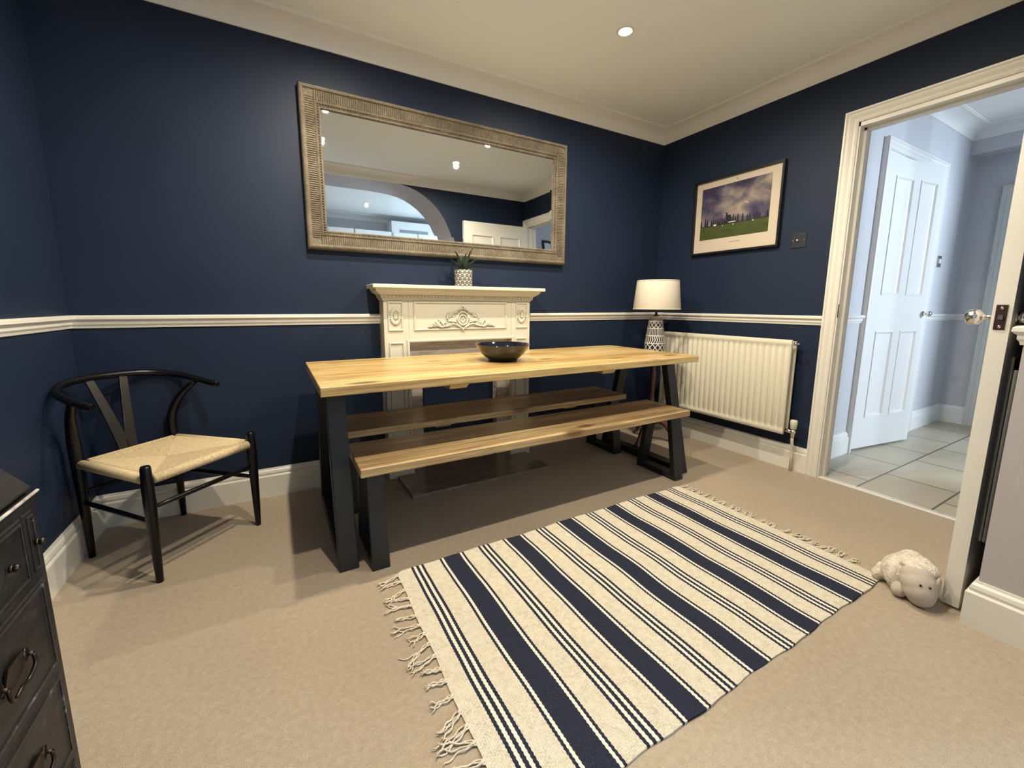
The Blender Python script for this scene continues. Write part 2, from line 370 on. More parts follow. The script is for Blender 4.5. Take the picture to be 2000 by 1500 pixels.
BRZ2 = mat('aged_brass_metal', (0.045, 0.036, 0.030), 0.4, 1.0)
def knob(parent, c, axis, r_=0.027, stem=0.05, name='knob', mt=None):
    ax = Vector(axis).normalized(); q = Vector((0, 0, 1)).rotation_difference(ax).to_matrix()
    prof = [(r_*0.95, 0), (r_*0.95, 0.003), (r_*0.38, 0.005), (r_*0.32, stem*0.55), (r_*0.45, stem*0.62), (r_*0.9, stem*0.78), (r_, stem), (r_*0.95, stem+r_*0.42), (r_*0.6, stem+r_*0.8), (0.001, stem+r_*0.9)]
    b = MB(); seg = 24
    rings = [[Vector(c)+q@Vector((rr*cos(2*pi*k/seg), rr*sin(2*pi*k/seg), z)) for k in range(seg)] for rr, z in prof]
    b.loft(rings, True, True, 0, True); return b.build(name, mt or CHROME, parent)

# open room door, seen edge on
d, W, Ln = panelled_door('door_1', (0.0, -2.0735), (-0.846, -2.0735), 0.010, 1.960, 0.042, WHITE,
                         [(0.11, 0.39, 1.10, 1.82), (0.47, 0.75, 1.10, 1.82), (0.11, 0.39, 0.23, 0.86), (0.47, 0.75, 0.23, 0.86)], (0, 1))
struct(d); d['label'] = 'cream panelled door standing open into the room, edge on'; 
knob(d, (-0.795, -2.0735, 0.985), (0, 1, 0), 0.026, 0.046)
knob(d, (-0.79, -2.1155, 0.985), (0, -1, 0), 0.020, 0.010)
b = MB(); b.box(-0.8485, -0.846, -2.105, -2.081, 0.948, 1.024); lp = b.build('latch_plate', PLATE, d)
b = MB(); b.box(-0.8530, -0.848, -2.099, -2.088, 0.979, 0.993); b.build('latch_bolt', CHROME, lp)
for zz in (0.957, 1.014): MB().ball((-0.849, -2.0935, zz), 0.002, 0.0045, 0.0045, 10, 6).build('screw', CHROME, lp)
b = MB(); b.box(-0.004, 0.0, -1.3175, -1.313, 0.955, 1.03); struct(b.build('trim_13', CHROME))  # strike plate on the jamb
# side door in the hall, ajar
d, W, Ln = panelled_door('door_2', (0.728, -1.192), (1.390, -1.292), 0.012, 1.985, 0.04, HWHITE,
                         [(0.10, 0.30, 1.10, 1.87), (0.38, 0.58, 1.10, 1.87), (0.10, 0.30, 0.235, 0.85), (0.38, 0.58, 0.235, 0.85)], (-0.1, -0.66))
struct(d)
p = W(0.625, 0.97, 0); knob(d, p, (-0.15, -0.98, 0), 0.020, 0.035)
d, W, Ln = panelled_door('door_3', (HX-0.001, -1.42), (HX-0.001, -2.215), 0.01, 1.93, 0.03, GREYW, [(0.1, 0.35, 1.1, 1.8), (0.43, 0.68, 1.1, 1.8), (0.1, 0.35, 0.2, 0.85), (0.43, 0.68, 0.2, 0.85)], (-1, 0))
struct(d)

# hall switch plate on the left wall
t = thing('light_switch', 'small chrome light switch on the pale hall wall past the door', 'light switch', (1.885, HY, 1.385))
MB().box(1.845, 1.925, HY-0.006, HY, 1.335, 1.425).build('switch_plate', CHROME, t, bevel=0.002)
MB().box(1.872, 1.898, HY-0.012, HY-0.005, 1.365, 1.400).build('rocker', HWHITE, t, bevel=0.002)
# hall picture seen in the mirror
t = thing('framed_picture', 'black framed picture on the hall wall, seen only in the mirror', 'picture', (0.80, -2.75, 1.75))
b = MB(); mould(b, [(0.66, 1.55), (0.94, 1.55), (0.94, 1.945), (0.66, 1.945)], [(0, 0), (0, 0.02), (0.03, 0.02), (0.03, 0)], 1, lambda a, c, h: (a, -2.75+h, c), loop=True); b.build('frame', BLACK, t)
MB().box(0.685, 0.915, -2.75, -2.742, 1.575, 1.92).build('mount', HWHITE, t)

# ------------------------------------------------------------------ kitchen beyond the arch (behind the camera, seen in the mirror)
KW = mat('kitchen_white', (0.82, 0.82, 0.80), 0.35)
KF = mat('kitchen_floor_tile', (0.62, 0.60, 0.56), 0.4, var=0.1, vscale=4)
struct(MB().box(-4.6, 0.12, -4.8, -2.68, -0.05, 0).build('floor_kitchen', KF))
struct(MB().box(-4.6, 0.12, -4.8, -2.65, 2.39, 2.44).build('ceiling_kitchen', KW))
struct(MB().box(-4.6, 0.12, -4.7, -4.6, 0, 2.39).build('wall_kitchen_far', HALLW))
struct(MB().box(-4.6, -4.5, -4.6, -2.6, 0, 2.39).build('wall_kitchen_left', HALLW))
b = MB(); b.box(0, 0.12, -4.6, -4.25, 0, 2.39).box(0, 0.12, -3.0, -2.75, 0, 2.39).box(0, 0.12, -4.25, -3.0, 0, 0.8).box(0, 0.12, -4.25, -3.0, 2.05, 2.39)
struct(b.build('wall_kitchen_right', HALLW))
struct(MB().box(-4.6, -3.64, -2.65, -2.55, 0, 2.39).build('wall_kitchen_near', HALLW))
b = MB(); b.box(0.04, 0.08, -4.25, -4.19, 0.8, 2.05).box(0.04, 0.08, -3.06, -3.0, 0.8, 2.05).box(0.04, 0.08, -4.25, -3.0, 0.8, 0.86).box(0.04, 0.08, -4.25, -3.0, 1.99, 2.05).box(0.04, 0.08, -3.645, -3.605, 0.8, 2.05)
struct(b.build('window_2', KW))
b = MB(); mould(b, [(0, -2.65), (0, -4.6), (-4.5, -4.6), (-4.5, -2.65)], [(w_, h+0.04) for w_, h in COVP], -1, FLAT); struct(b.build('trim_14', KW))
for i, x0 in enumerate((-2.75, -2.20, -1.65)):
    t = thing('wall_cabinet', 'white kitchen wall cabinet beyond the arch, seen only in the mirror', 'cabinet', (x0+0.27, -4.6, 1.45), 'kitchen wall cabinets')
    MB().box(x0, x0+0.54, -4.598, -4.30, 1.45, 2.09).build('body', KW, t)
    MB().box(x0-0.01, x0+0.55, -4.60, -4.27, 2.09, 2.125).build('cornice', KW, t, bevel=0.008)
    MB().box(x0+0.005, x0+0.535, -4.30, -4.28, 1.46, 2.085).build('door', KW, t, bevel=0.003)
t = thing('tall_cupboard', 'tall white kitchen cupboard with a narrow dark slot near its top, seen in the mirror', 'cupboard', (-0.70, -4.6, 0))
MB().box(-1.10, -0.30, -4.598, -4.30, 0, 2.30).build('body', KW, t)
MB().box(-0.98, -0.52, -4.304, -4.297, 2.12, 2.18).build('slot', mat('grey_shadow_gap', (0.30, 0.31, 0.33), 0.6), t)
MB().box(-1.08, -0.71, -4.30, -4.28, 0.1, 2.08).build('door', KW, t, bevel=0.003)
MB().box(-0.69, -0.32, -4.30, -4.28, 0.1, 2.08).build('door', KW, t, bevel=0.003)

# ------------------------------------------------------------------ recessed ceiling lights
EM = bpy.data.materials.new('lamp_glow'); EM.use_nodes = True; nt = EM.node_tree
e_ = nt.nodes['Principled BSDF']; e_.inputs['Emission Color'].default_value = (1, 0.86, 0.68, 1); e_.inputs['Emission Strength'].default_value = 60
def downlight(x, y, z, label, power, col, ang=179, em=EM):
    t = thing('downlight', label, 'ceiling light', (x, y, z), 'recessed ceiling lights')
    b = MB(); b.lathe([(0.030, 0.001), (0.031, -0.003), (0.040, -0.004), (0.043, 0.001)], (x, y, z), 32, cap=False); b.build('bezel', WHITE, t)
    b = MB(); b.lathe([(0.029, -0.0005), (0.020, -0.002), (0.001, -0.0025)], (x, y, z), 24, cap=False); b.build('lens', em, t)
    l = bpy.data.lights.new('downlight_lamp', 'SPOT'); l.energy = power; l.color = col; l.spot_size = rad(ang); l.spot_blend = 0.78; l.shadow_soft_size = 0.022
    o = bpy.data.objects.new('downlight_lamp', l); COL.objects.link(o); o.location = (x, y, z-0.03)
downlight(-1.185, -0.768, ZC, 'lit recessed downlight in the ceiling above the right end of the table', SPOT_W*0.78, WARM)
downlight(-2.390, -0.768, ZC, 'recessed downlight above the left end of the table, reflected in the mirror top corner', SPOT_W, WARM)
downlight(-1.180, -1.468, ZC, 'recessed downlight above the rug by the door, the lower glowing one in the mirror', SPOT_W*0.78, WARM)
downlight(-2.390, -1.468, ZC, 'recessed downlight above the left of the rug, on the mirror left edge', SPOT_W, WARM)
EM2 = mat('faint_lamp_lens', (0.85, 0.9, 0.95), 0.2)
EM2.node_tree.nodes['Principled BSDF'].inputs['Emission Color'].default_value = (0.8, 0.92, 1, 1); EM2.node_tree.nodes['Principled BSDF'].inputs['Emission Strength'].default_value = 1.5  # lens given a faint bluish glow of its own
downlight(-1.571, -3.74, 2.39, 'faint recessed downlight in the kitchen ceiling beyond the arch, seen in the mirror', 4, (1, .95, .9), em=EM2)

# ------------------------------------------------------------------ fireplace surround and hearth
FX0, FX1, FYF, FC = -2.258, -1.305, -0.105, -1.7815
MANT = mat('mantel_cream_paint', (0.60, 0.585, 0.50), 0.4)
t = thing('fireplace_surround', 'cream carved fireplace surround with a mantel shelf against the navy wall', 'fireplace surround', (FC, 0, 0))
# body: two legs and the frieze board
b = MB()
b.box(FX0, -2.118, FYF, -0.001, 0, 1.07).box(-1.445, FX1, FYF, -0.001, 0, 1.07).box(-2.118, -1.445, FYF, -0.001, 0.80, 1.07)
b.build('body', MANT, t, bevel=0.003)
for x0, x1 in ((FX0-0.006, -2.112), (-1.451, FX1+0.006)):
    MB().box(x0, x1, FYF-0.010, -0.001, 0, 0.135).build('plinth', MANT, t, bevel=0.005)
# shelf with stepped cornice
def shelf_ring(dx, y, z): return [(FX0-dx, y, z), (FX1+dx, y, z), (FX1+dx, -0.001, z), (FX0-dx, -0.001, z)]
b = MB(); b.loft([shelf_ring(0.062, FYF-0.078, 1.103), shelf_ring(0.066, FYF-0.082, 1.106), shelf_ring(0.066, FYF-0.082, 1.121), shelf_ring(0.062, FYF-0.078, 1.124)])
b.build('mantel_shelf', MANT, t)
b = MB(); cp = [(0.000, 1.040), (0.006, 1.042), (0.006, 1.050), (0.012, 1.052), (0.014, 1.068), (0.020, 1.070), (0.026, 1.076), (0.036, 1.082), (0.044, 1.091), (0.048, 1.103)]
b.loft([shelf_ring(d_, FYF-d_*1.15, z) for d_, z in cp]); cor = b.build('cornice', MANT, t)
b = MB(); n = 46
for i in range(n):
    xx = FX0+0.002+(FX1-FX0-0.004)*(i+0.5)/n; b.box(xx-0.0065, xx+0.0065, FYF-0.0215, FYF-0.010, 1.0535, 1.0665)
b.build('dentil', MANT, cor)
# raised bead frames
BEAD = [(0, 0), (0.000, 0.004), (0.003, 0.008), (0.007, 0.008), (0.010, 0.004), (0.010, 0)]
def bead(x0, x1, z0, z1, parent, name='panel_moulding'):
    b = MB(); mould(b, [(x0, z0), (x1, z0), (x1, z1), (x0, z1)], BEAD, 1, lambda a, c, h: (a, FYF-h, c), loop=True); return b.build(name, MANT, parent)
bead(-2.236, -2.150, 0.868, 1.034, t); bead(-1.413, -1.327, 0.868, 1.034, t)
bead(-2.090, -1.485, 0.868, 1.034, t)
bead(-2.234, -2.148, 0.155, 0.805, t); bead(-1.415, -1.329, 0.155, 0.805, t)
b = MB(); mould(b, [(-2.118, 0), (-2.118, 0.80), (-1.445, 0.80), (-1.445, 0)], [(0, 0), (0, 0.006), (-0.006, 0.009), (-0.012, 0.009), (-0.016, 0.004), (-0.016, 0)], -1, lambda a, c, h: (a, FYF-h, c))
b.build('opening_moulding', MANT, t)
# oval sunburst rosettes
def rosette(cx, cz):
    b = MB(); y = FYF
    def P(a, rr, h): return (cx+cos(a)*rr*0.62, y-h, cz+sin(a)*rr)
    seg = 24
    b.loft([[P(2*pi*k/48, rr, h) for k in range(48)] for rr, h in ((0.028, 0), (0.028, 0.003), (0.0245, 0.004), (0.020, 0.002))], True, False)
    for k in range(seg):
        a = 2*pi*k/seg; c0 = P(a, 0.040, 0.004); M_ = Matrix.Rotation(-a, 3, 'Y')
        b.ball(c0, 0.0052, 0.006, 0.012, 8, 5, M=Matrix.Rotation(math.atan2(cos(a)*0.62, sin(a)), 3, 'Y'))
    for k in range(10):
        a = 2*pi*k/10; b.ball(P(a, 0.013, 0.006), 0.0035, 0.004, 0.008, 8, 5, M=Matrix.Rotation(math.atan2(cos(a)*0.62, sin(a)), 3, 'Y'))
    b.ball(P(0, 0, 0.007), 0.004, 0.005, 0.006, 10, 6)
    return b.build('rosette', MANT, t)
rosette(-2.193, 0.951); rosette(-1.370, 0.951)
# carved shell and scroll ornament in the middle of the frieze
b = MB(); ox, oz, oy = -1.7875, 0.931, FYF
def sc(pts, r0, r1, seg=8):
    n = len(pts); b.tube([(ox+x, oy-h, oz+z) for x, z, h in pts], [r0+(r1-r0)*i/(n-1) for i in range(n)], seg)
b.tube([(ox+0.035*cos(a), oy-0.007, oz+0.004+0.040*sin(a)) for a in [2*pi*k/24 for k in range(24)]], 0.0048, 8, loop=True)
b.tube([(ox+0.026*cos(a), oy-0.008, oz-0.004+0.028*sin(a)) for a in [2*pi*k/24 for k in range(24)]], 0.0030, 8, loop=True)
for k in range(9):                                   # shell flutes
    a = pi+pi*k/8; b.ball((ox+0.014*cos(a), oy-0.007, oz-0.002+0.018*sin(a)), 0.0036, 0.005, 0.013, 8, 6, M=Matrix.Rotation(math.atan2(cos(a), sin(a)), 3, 'Y'))
b.ball((ox, oy-0.010, oz+0.004), 0.006, 0.006, 0.006, 10, 6)
for s_ in (-1, 1):
    # lower long scroll, curling leaves toward the tip
    sc([(s_*x, z, h) for x, z, h in ((0.004, -0.062, 0.006), (0.018, -0.050, 0.009), (0.040, -0.034, 0.010), (0.066, -0.026, 0.010), (0.090, -0.036, 0.010), (0.112, -0.042, 0.010), (0.128, -0.030, 0.009), (0.120, -0.018, 0.009), (0.108, -0.024, 0.009))], 0.004, 0.0055)
    sc([(s_*x, z, h) for x, z, h in ((0.118, -0.040, 0.008), (0.140, -0.046, 0.010), (0.158, -0.036, 0.010), (0.160, -0.020, 0.010), (0.148, -0.014, 0.009))], 0.0065, 0.004)
    for k, (x, z, rx, rz, an) in enumerate(((0.150, -0.030, 0.007, 0.020, 55), (0.164, -0.026, 0.006, 0.018, 40), (0.176, -0.032, 0.006, 0.018, 62), (0.192, -0.038, 0.005, 0.020, 80), (0.136, -0.018, 0.006, 0.016, 20),
                                            (0.150, -0.006, 0.005, 0.012, 10), (0.100, -0.034, 0.006, 0.017, 70), (0.086, -0.030, 0.006, 0.015, 40), (0.206, -0.043, 0.0035, 0.014, 85))):
        b.ball((ox+s_*x, oy-0.007, oz+z), rx, 0.008, rz, 10, 6, M=Matrix.Rotation(rad(an)*s_, 3, 'Y'))
    # upper garland of small flowers
    for x, z, rr in ((0.014, 0.060, 0.009), (0.026, 0.054, 0.008), (0.040, 0.044, 0.009), (0.052, 0.040, 0.008), (0.064, 0.034, 0.008), (0.076, 0.030, 0.010), (0.090, 0.030, 0.010), (0.100, 0.022, 0.008), (0.100, 0.008, 0.008), (0.084, 0.016, 0.007), (0.068, 0.020, 0.007)):
        for q in range(5):
            a = 2*pi*q/5+x*40; b.ball((ox+s_*x+cos(a)*rr*0.62, oy-0.006, oz+z+sin(a)*rr*0.62), rr*0.42, 0.006, rr*0.42, 7, 4)
        b.ball((ox+s_*x, oy-0.010, oz+z), rr*0.3, 0.004, rr*0.3, 7, 4)
    # ribbon blocks either side of the shell
    b.hexa([(ox+s_*0.045, oy-0.002, oz-0.018), (ox+s_*0.098, oy-0.002, oz-0.012), (ox+s_*0.098, oy-0.011, oz-0.012), (ox+s_*0.045, oy-0.010, oz-0.018)],
           [(ox+s_*0.040, oy-0.002, oz+0.010), (ox+s_*0.096, oy-0.002, oz+0.004), (ox+s_*0.096, oy-0.011, oz+0.004), (ox+s_*0.040, oy-0.010, oz+0.010)])
    sc([(s_*x, z, 0.008) for x, z in ((0.036, 0.022), (0.046, 0.004), (0.044, -0.018), (0.030, -0.036), (0.008, -0.050))], 0.0032, 0.0045)
for k in range(9):
    a = 2*pi*k/9; b.ball((ox+cos(a)*0.010, oy-0.007, oz+0.068+sin(a)*0.007), 0.004, 0.006, 0.004, 7, 4)
b.ball((ox, oy-0.008, oz-0.062), 0.005, 0.007, 0.013, 8, 6)
b.build('carved_ornament', MANT, t)
# marble slips around the opening
def slipmat():
    g = G('pinkish_marble_slip', 0.3); v = g.mapping(g.tc.outputs['Object'], (1.2, 1.2, 9))
    a = g.noise(v, 3.5, 5, 1.5)
    g.color(g.ramp(a, [(0.3, (0.33, 0.27, 0.23)), (0.5, (0.50, 0.43, 0.37)), (0.7, (0.60, 0.53, 0.46))])); return g.M
SLIP = slipmat()
b = MB(); b.box(-2.118, -2.035, -0.062, -0.001, 0.0165, 0.80).box(-1.530, -1.445, -0.062, -0.001, 0.0165, 0.80).box(-2.035, -1.530, -0.062, -0.001, 0.655, 0.80)
b.build('marble_slip', SLIP, t, bevel=0.002)
# hearth slab
g = G('polished_brown_marble', 0.10); a = g.noise(g.mapping(g.tc.outputs['Object'], (2.4, 5, 5)), 2.5, 6, 1.2)
g.color(g.ramp(a, [(0.30, (0.20, 0.165, 0.135)), (0.55, (0.27, 0.225, 0.185)), (0.75, (0.33, 0.28, 0.235))]))
o = MB().box(-2.214, -1.336, -0.415, -0.1165, 0, 0.0155).box(-2.111, -1.452, -0.118, -0.002, 0, 0.0155).build('hearth', g.M, None, loc=(-1.775, -0.24, 0), bevel=0.002)
tag(o, 'polished brown marble hearth slab on the carpet below the surround', 'hearth')

# ------------------------------------------------------------------ dining table
TH, TX0, TX1, TY0, TY1 = 0.728, -2.664, -0.632, -0.907, -0.158
def frame_leg(xa, xb, yb0, yb1, yt0, yt1, zt, wd, parent, mt, name='leg_frame', bar=0.045):
    """trapezoid frame: splayed front and rear uprights, floor bar and top bar, tubes wd deep"""
    b = MB()
    for yb, yt, s_ in ((yb0, yt0, 1), (yb1, yt1, -1)):
        b.hexa([(xa, yb, 0), (xb, yb, 0), (xb, yb+s_*wd, 0), (xa, yb+s_*wd, 0)] if s_ > 0 else [(xa, yb-wd, 0), (xb, yb-wd, 0), (xb, yb, 0), (xa, yb, 0)],
               [(xa, yt, zt), (xb, yt, zt), (xb, yt+s_*wd, zt), (xa, yt+s_*wd, zt)] if s_ > 0 else [(xa, yt-wd, zt), (xb, yt-wd, zt), (xb, yt, zt), (xa, yt, zt)])
    b.box(xa+0.001, xb-0.001, yb0+wd*0.7, yb1-wd*0.7, 0.001, bar)
    b.box(xa+0.001, xb-0.001, yt0+wd*0.7, yt1-wd*0.7, zt-bar*0.8, zt)
    return b.build(name, mt, parent, bevel=0.004)
t = thing('dining_table', 'long honey pine dining table with black steel trapezoid legs', 'table', ((TX0+TX1)/2, (TY0+TY1)/2, 0))
top = MB().box(TX0, TX1, TY0, TY1, TH-0.036, TH).build('tabletop', PINE, t, bevel=0.004, seg=3)
for x0 in (-2.139, -1.262):
    b = MB(); b.hexa([(x0+0.0, TY0+0.125, TH-0.078), (x0+0.082, TY0+0.125, TH-0.078), (x0+0.082, TY1-0.125, TH-0.078), (x0+0.0, TY1-0.125, TH-0.078)],
                     [(x0, TY0+0.105, TH-0.036), (x0+0.100, TY0+0.105, TH-0.036), (x0+0.100, TY1-0.105, TH-0.036), (x0, TY1-0.105, TH-0.036)])
    b.build('batten', PINE, t, bevel=0.003)
for xa, xb in ((-2.635, -2.563), (-0.707, -0.635)):
    frame_leg(xa, xb, -0.886, -0.180, -0.735, -0.331, TH-0.036, 0.045, t, STEEL)

# benches
def make_bench(y0, y1, label, yc):
    t = thing('bench', label, 'bench', (-1.6435, yc, 0), 'pine benches at the dining table')
    H = 0.421
    MB().box(-2.552, -0.735, y0, y1, H-0.034, H).build('seat', PINE2, t, bevel=0.004, seg=3)
    for x0 in (-2.072, -1.215):
        b = MB(); b.hexa([(x0, y0+0.055, H-0.057), (x0+0.085, y0+0.055, H-0.057), (x0+0.085, y1-0.055, H-0.057), (x0, y1-0.055, H-0.057)],
                         [(x0, y0+0.035, H-0.034), (x0+0.100, y0+0.035, H-0.034), (x0+0.100, y1-0.035, H-0.034), (x0, y1-0.035, H-0.034)])
        b.build('batten', PINE2, t, bevel=0.002)
    for xa, xb in ((-2.524, -2.456), (-0.812, -0.744)):
        frame_leg(xa, xb, y0+0.012, y1-0.012, y0+0.070, y1-0.070, H-0.034, 0.034, t, STEEL, bar=0.034)
    return t
bench = make_bench(-0.951, -0.622, 'rustic pine bench nearest the camera, tucked under the table front', -0.7865)
b2 = copy_tree(bench); b2.location.y = -0.282
b2['label'] = 'pine bench behind the other, between the table and the fireplace hearth'

# bowl
DK = mat('dark_glazed_ceramic', (0.014, 0.011, 0.010), 0.25, var=0.3, vscale=30, coat=0.5)
INB = mat('blue_black_glaze', (0.005, 0.007, 0.018), 0.08, spec=0.3, coat=0.3)
bx, by = -1.755, -0.560
b = MB(); prof = [(0.001, 0.004), (0.066, 0.004), (0.068, 0.0), (0.076, 0.0), (0.077, 0.010), (0.086, 0.015), (0.108, 0.034), (0.128, 0.058), (0.140, 0.080), (0.144, 0.086)]
b.lathe(prof, (bx, by, TH+0.0005), 48, 0, cap=False)
b.lathe([(0.144, 0.086), (0.142, 0.0885), (0.138, 0.086), (0.124, 0.060), (0.104, 0.038), (0.080, 0.020), (0.04, 0.011), (0.001, 0.010)], (bx, by, TH+0.0005), 48, 1, cap=False)
o = b.build('bowl', [DK, INB], None, loc=(bx, by, TH)); tag(o, 'dark brown glazed bowl with a glossy blue-black inside on the table', 'bowl')

# ------------------------------------------------------------------ big wall mirror
MX0, MX1, MZ0, MZ1 = -2.608, -0.976, 1.299, 2.087
def mframe():
    g = G('weathered_driftwood_paint', 0.75); v = g.tc.outputs['Object']
    a = g.m('ADD', g.m('MULTIPLY', g.noise(v, 90, 3), 0.5), g.m('MULTIPLY', g.noise(v, 9, 3), 0.5))
    g.color(g.ramp(a, [(0.35, (0.085, 0.068, 0.046)), (0.52, (0.145, 0.118, 0.082)), (0.70, (0.225, 0.19, 0.14))])); g.bump(a, 0.25, 0.002); return g.M
MF = mframe()
t = thing('wall_mirror', 'wide rectangular mirror in a weathered taupe frame above the fireplace', 'mirror', ((MX0+MX1)/2, 0, MZ0))
prof = [(0, 0.001), (0, 0.030), (0.004, 0.040), (0.009, 0.044), (0.015, 0.046), (0.020, 0.043), (0.022, 0.036), (0.026, 0.033), (0.068, 0.027), (0.072, 0.031), (0.077, 0.033), (0.081, 0.029), (0.083, 0.023), (0.088, 0.022), (0.090, 0.026), (0.096, 0.026), (0.099, 0.018), (0.099, 0.001)]
b = MB(); mould(b, [(MX0, MZ0), (MX1, MZ0), (MX1, MZ1), (MX0, MZ1)], prof, 1, lambda a, c, h: (a, -h, c), loop=True)
fr = b.build('frame', MF, t)
b = MB(); sp = 0.0105
def rib(px, pz, ax):     # a short reed across the concave band
    w_ = 0.0030
    if ax == 'h':
        s_ = 1 if pz < (MZ0+MZ1)/2 else -1; za, zb = (MZ0+0.027, MZ0+0.067) if s_ > 0 else (MZ1-0.027, MZ1-0.067)
        b.add([(px-w_, -0.0325, za), (px+w_, -0.0325, za), (px+w_, -0.0265, zb), (px-w_, -0.0265, zb), (px, -0.0375, za), (px, -0.0315, zb)], [(0, 4, 5, 3), (4, 1, 2, 5), (0, 1, 4), (3, 5, 2)])
    else:
        s_ = 1 if px < (MX0+MX1)/2 else -1; xa, xb = (MX0+0.027, MX0+0.067) if s_ > 0 else (MX1-0.027, MX1-0.067)
        b.add([(xa, -0.0325, pz-w_), (xa, -0.0325, pz+w_), (xb, -0.0265, pz+w_), (xb, -0.0265, pz-w_), (xa, -0.0375, pz), (xb, -0.0315, pz)], [(0, 4, 5, 3), (4, 1, 2, 5), (0, 1, 4), (3, 5, 2)])
x = MX0+0.07
while x < MX1-0.065: rib(x, MZ0, 'h'); rib(x, MZ1, 'h'); x += sp
z = MZ0+0.06
while z < MZ1-0.055: rib(MX0, z, 'v'); rib(MX1, z, 'v'); z += sp
b.build('ribbing', MF, fr)
b = MB()                                              # small pearls of the inner bead
x = MX0+0.09
while x < MX1-0.085:
    for z in (MZ0+0.0855, MZ1-0.0855): b.ball((x, -0.0255, z), 0.0042, 0.004, 0.0042, 6, 4)
    x += 0.013
z = MZ0+0.09
while z < MZ1-0.085:
    for x in (MX0+0.0855, MX1-0.0855): b.ball((x, -0.0255, z), 0.0042, 0.004, 0.0042, 6, 4)
    z += 0.013
b.build('beading', MF, fr)
gx0, gx1, gz0, gz1, bv = MX0+0.098, MX1-0.098, MZ0+0.098, MZ1-0.098, 0.024
b = MB(); o_ = [(gx0, -0.0125, gz0), (gx1, -0.0125, gz0), (gx1, -0.0125, gz1), (gx0, -0.0125, gz1)]
i_ = [(gx0+bv, -0.0128, gz0+bv), (gx1-bv, -0.0128, gz0+bv), (gx1-bv, -0.0128, gz1-bv), (gx0+bv, -0.0128, gz1-bv)]
k_ = [(gx0, -0.004, gz0), (gx1, -0.004, gz0), (gx1, -0.004, gz1), (gx0, -0.004, gz1)]
b.loft([k_, o_, i_], True, True); b.build('mirror_glass', GLASS, t)

# ------------------------------------------------------------------ framed cricket print
PY0, PY1, PZ0, PZ1 = -0.958, -0.333, 1.389, 1.903
t = thing('framed_picture', 'black framed print of a cloudy sky over a cricket ground on the navy wall', 'picture', (0, (PY0+PY1)/2, PZ0))
BF = mat('black_picture_frame', (0.008, 0.008, 0.010), 0.35)
b = MB(); mould(b, [(PY0, PZ0), (PY1, PZ0), (PY1, PZ1), (PY0, PZ1)], [(0, 0), (0, 0.030), (0.012, 0.030), (0.014, 0.018), (0.014, 0)], 1, lambda a, c, h: (-h, a, c), loop=True)
b.build('frame', BF, t)
MB().box(-0.014, -0.001, PY0+0.013, PY1-0.013, PZ0+0.013, PZ1-0.013).build('mount', mat('cream_mount_card', (0.52, 0.45, 0.36), 0.5), t)
g = G('print_of_cricket_ground', 0.25); g.b.inputs['Coat Weight'].default_value = 0.3
X = g.xyz(); py = X[1]; pz = X[2]                     # object coords relative to the picture's base
u_ = g.m('DIVIDE', g.m('SUBTRACT', (PY1-0.057)-(PY0+PY1)/2, py), 0.49)       # 0 at left (far) .. 1 right
v_ = g.m('DIVIDE', g.m('SUBTRACT', pz, 0.103), 0.355)
vec = g.comb(g.m('MULTIPLY', u_, 1.4), v_, 0.0)
c1 = g.noise(g.mapping(vec, (1.0, 1.4, 1)), 2.6, 5, 0.4); c2 = g.noise(vec, 1.3, 2)
gl = g.m('SUBTRACT', 1.0, g.m('MULTIPLY', g.m('ABSOLUTE', g.m('SUBTRACT', g.m('SUBTRACT', v_, 0.35), g.m('MULTIPLY', g.m('SUBTRACT', u_, 0.3), 0.9))), 1.9))
a = g.m('ADD', g.m('MULTIPLY', c1, 0.9), g.m('ADD', g.m('MULTIPLY', gl, 0.22), g.m('MULTIPLY', c2, 0.1)))
sky = g.ramp(a, [(0.44, (0.040, 0.036, 0.075)), (0.58, (0.10, 0.088, 0.125)), (0.70, (0.22, 0.185, 0.175)), (0.84, (0.38, 0.32, 0.25))])
fld = g.mix(g.noise(g.mapping(vec, (1, 7, 1)), 4, 4), (0.022, 0.038, 0.012), (0.085, 0.105, 0.028))
cell = g.m('MULTIPLY', u_, 30.0); cid = g.m('FLOOR', cell); cf_ = g.m('ABSOLUTE', g.m('SUBTRACT', g.m('FRACT', cell), 0.5))
wn = g.nt.nodes.new('ShaderNodeTexWhiteNoise'); wn.noise_dimensions = '1D'; g.link(cid, wn.inputs['W'])
poplar = g.m('MULTIPLY', g.m('GREATER_THAN', wn.outputs[0], 0.28), g.m('MULTIPLY', g.m('ADD', 0.07, g.m('MULTIPLY', wn.outputs[0], 0.085)), g.m('SUBTRACT', 1.0, g.m('POWER', g.m('MULTIPLY', cf_, 2.0), 2.5))))
rag = g.m('MULTIPLY', g.m('SUBTRACT', g.noise(g.comb(g.m('MULTIPLY', u_, 60), v_, 0), 1.0, 2), 0.5), 0.035)
bl = g.m('MULTIPLY', g.m('LESS_THAN', g.m('ABSOLUTE', g.m('SUBTRACT', u_, 0.440)), 0.040), 0.150)
bl2 = g.m('MULTIPLY', g.m('LESS_THAN', g.m('ABSOLUTE', g.m('SUBTRACT', u_, 0.415)), 0.014), 0.195)
ht = g.m('ADD', g.m('ADD', 0.262, rag), g.m('MAXIMUM', g.m('MAXIMUM', poplar, bl), bl2))
trees = g.m('LESS_THAN', v_, ht); grass = g.m('LESS_THAN', v_, 0.245)
col = g.mix(trees, sky, (0.022, 0.022, 0.028)); col = g.mix(grass, col, fld)
def spot(cu, cv, ru, rv):
    return g.m('LESS_THAN', g.m('ADD', g.m('POWER', g.m('DIVIDE', g.m('SUBTRACT', u_, cu), ru), 2), g.m('POWER', g.m('DIVIDE', g.m('SUBTRACT', v_, cv), rv), 2)), 1.0)
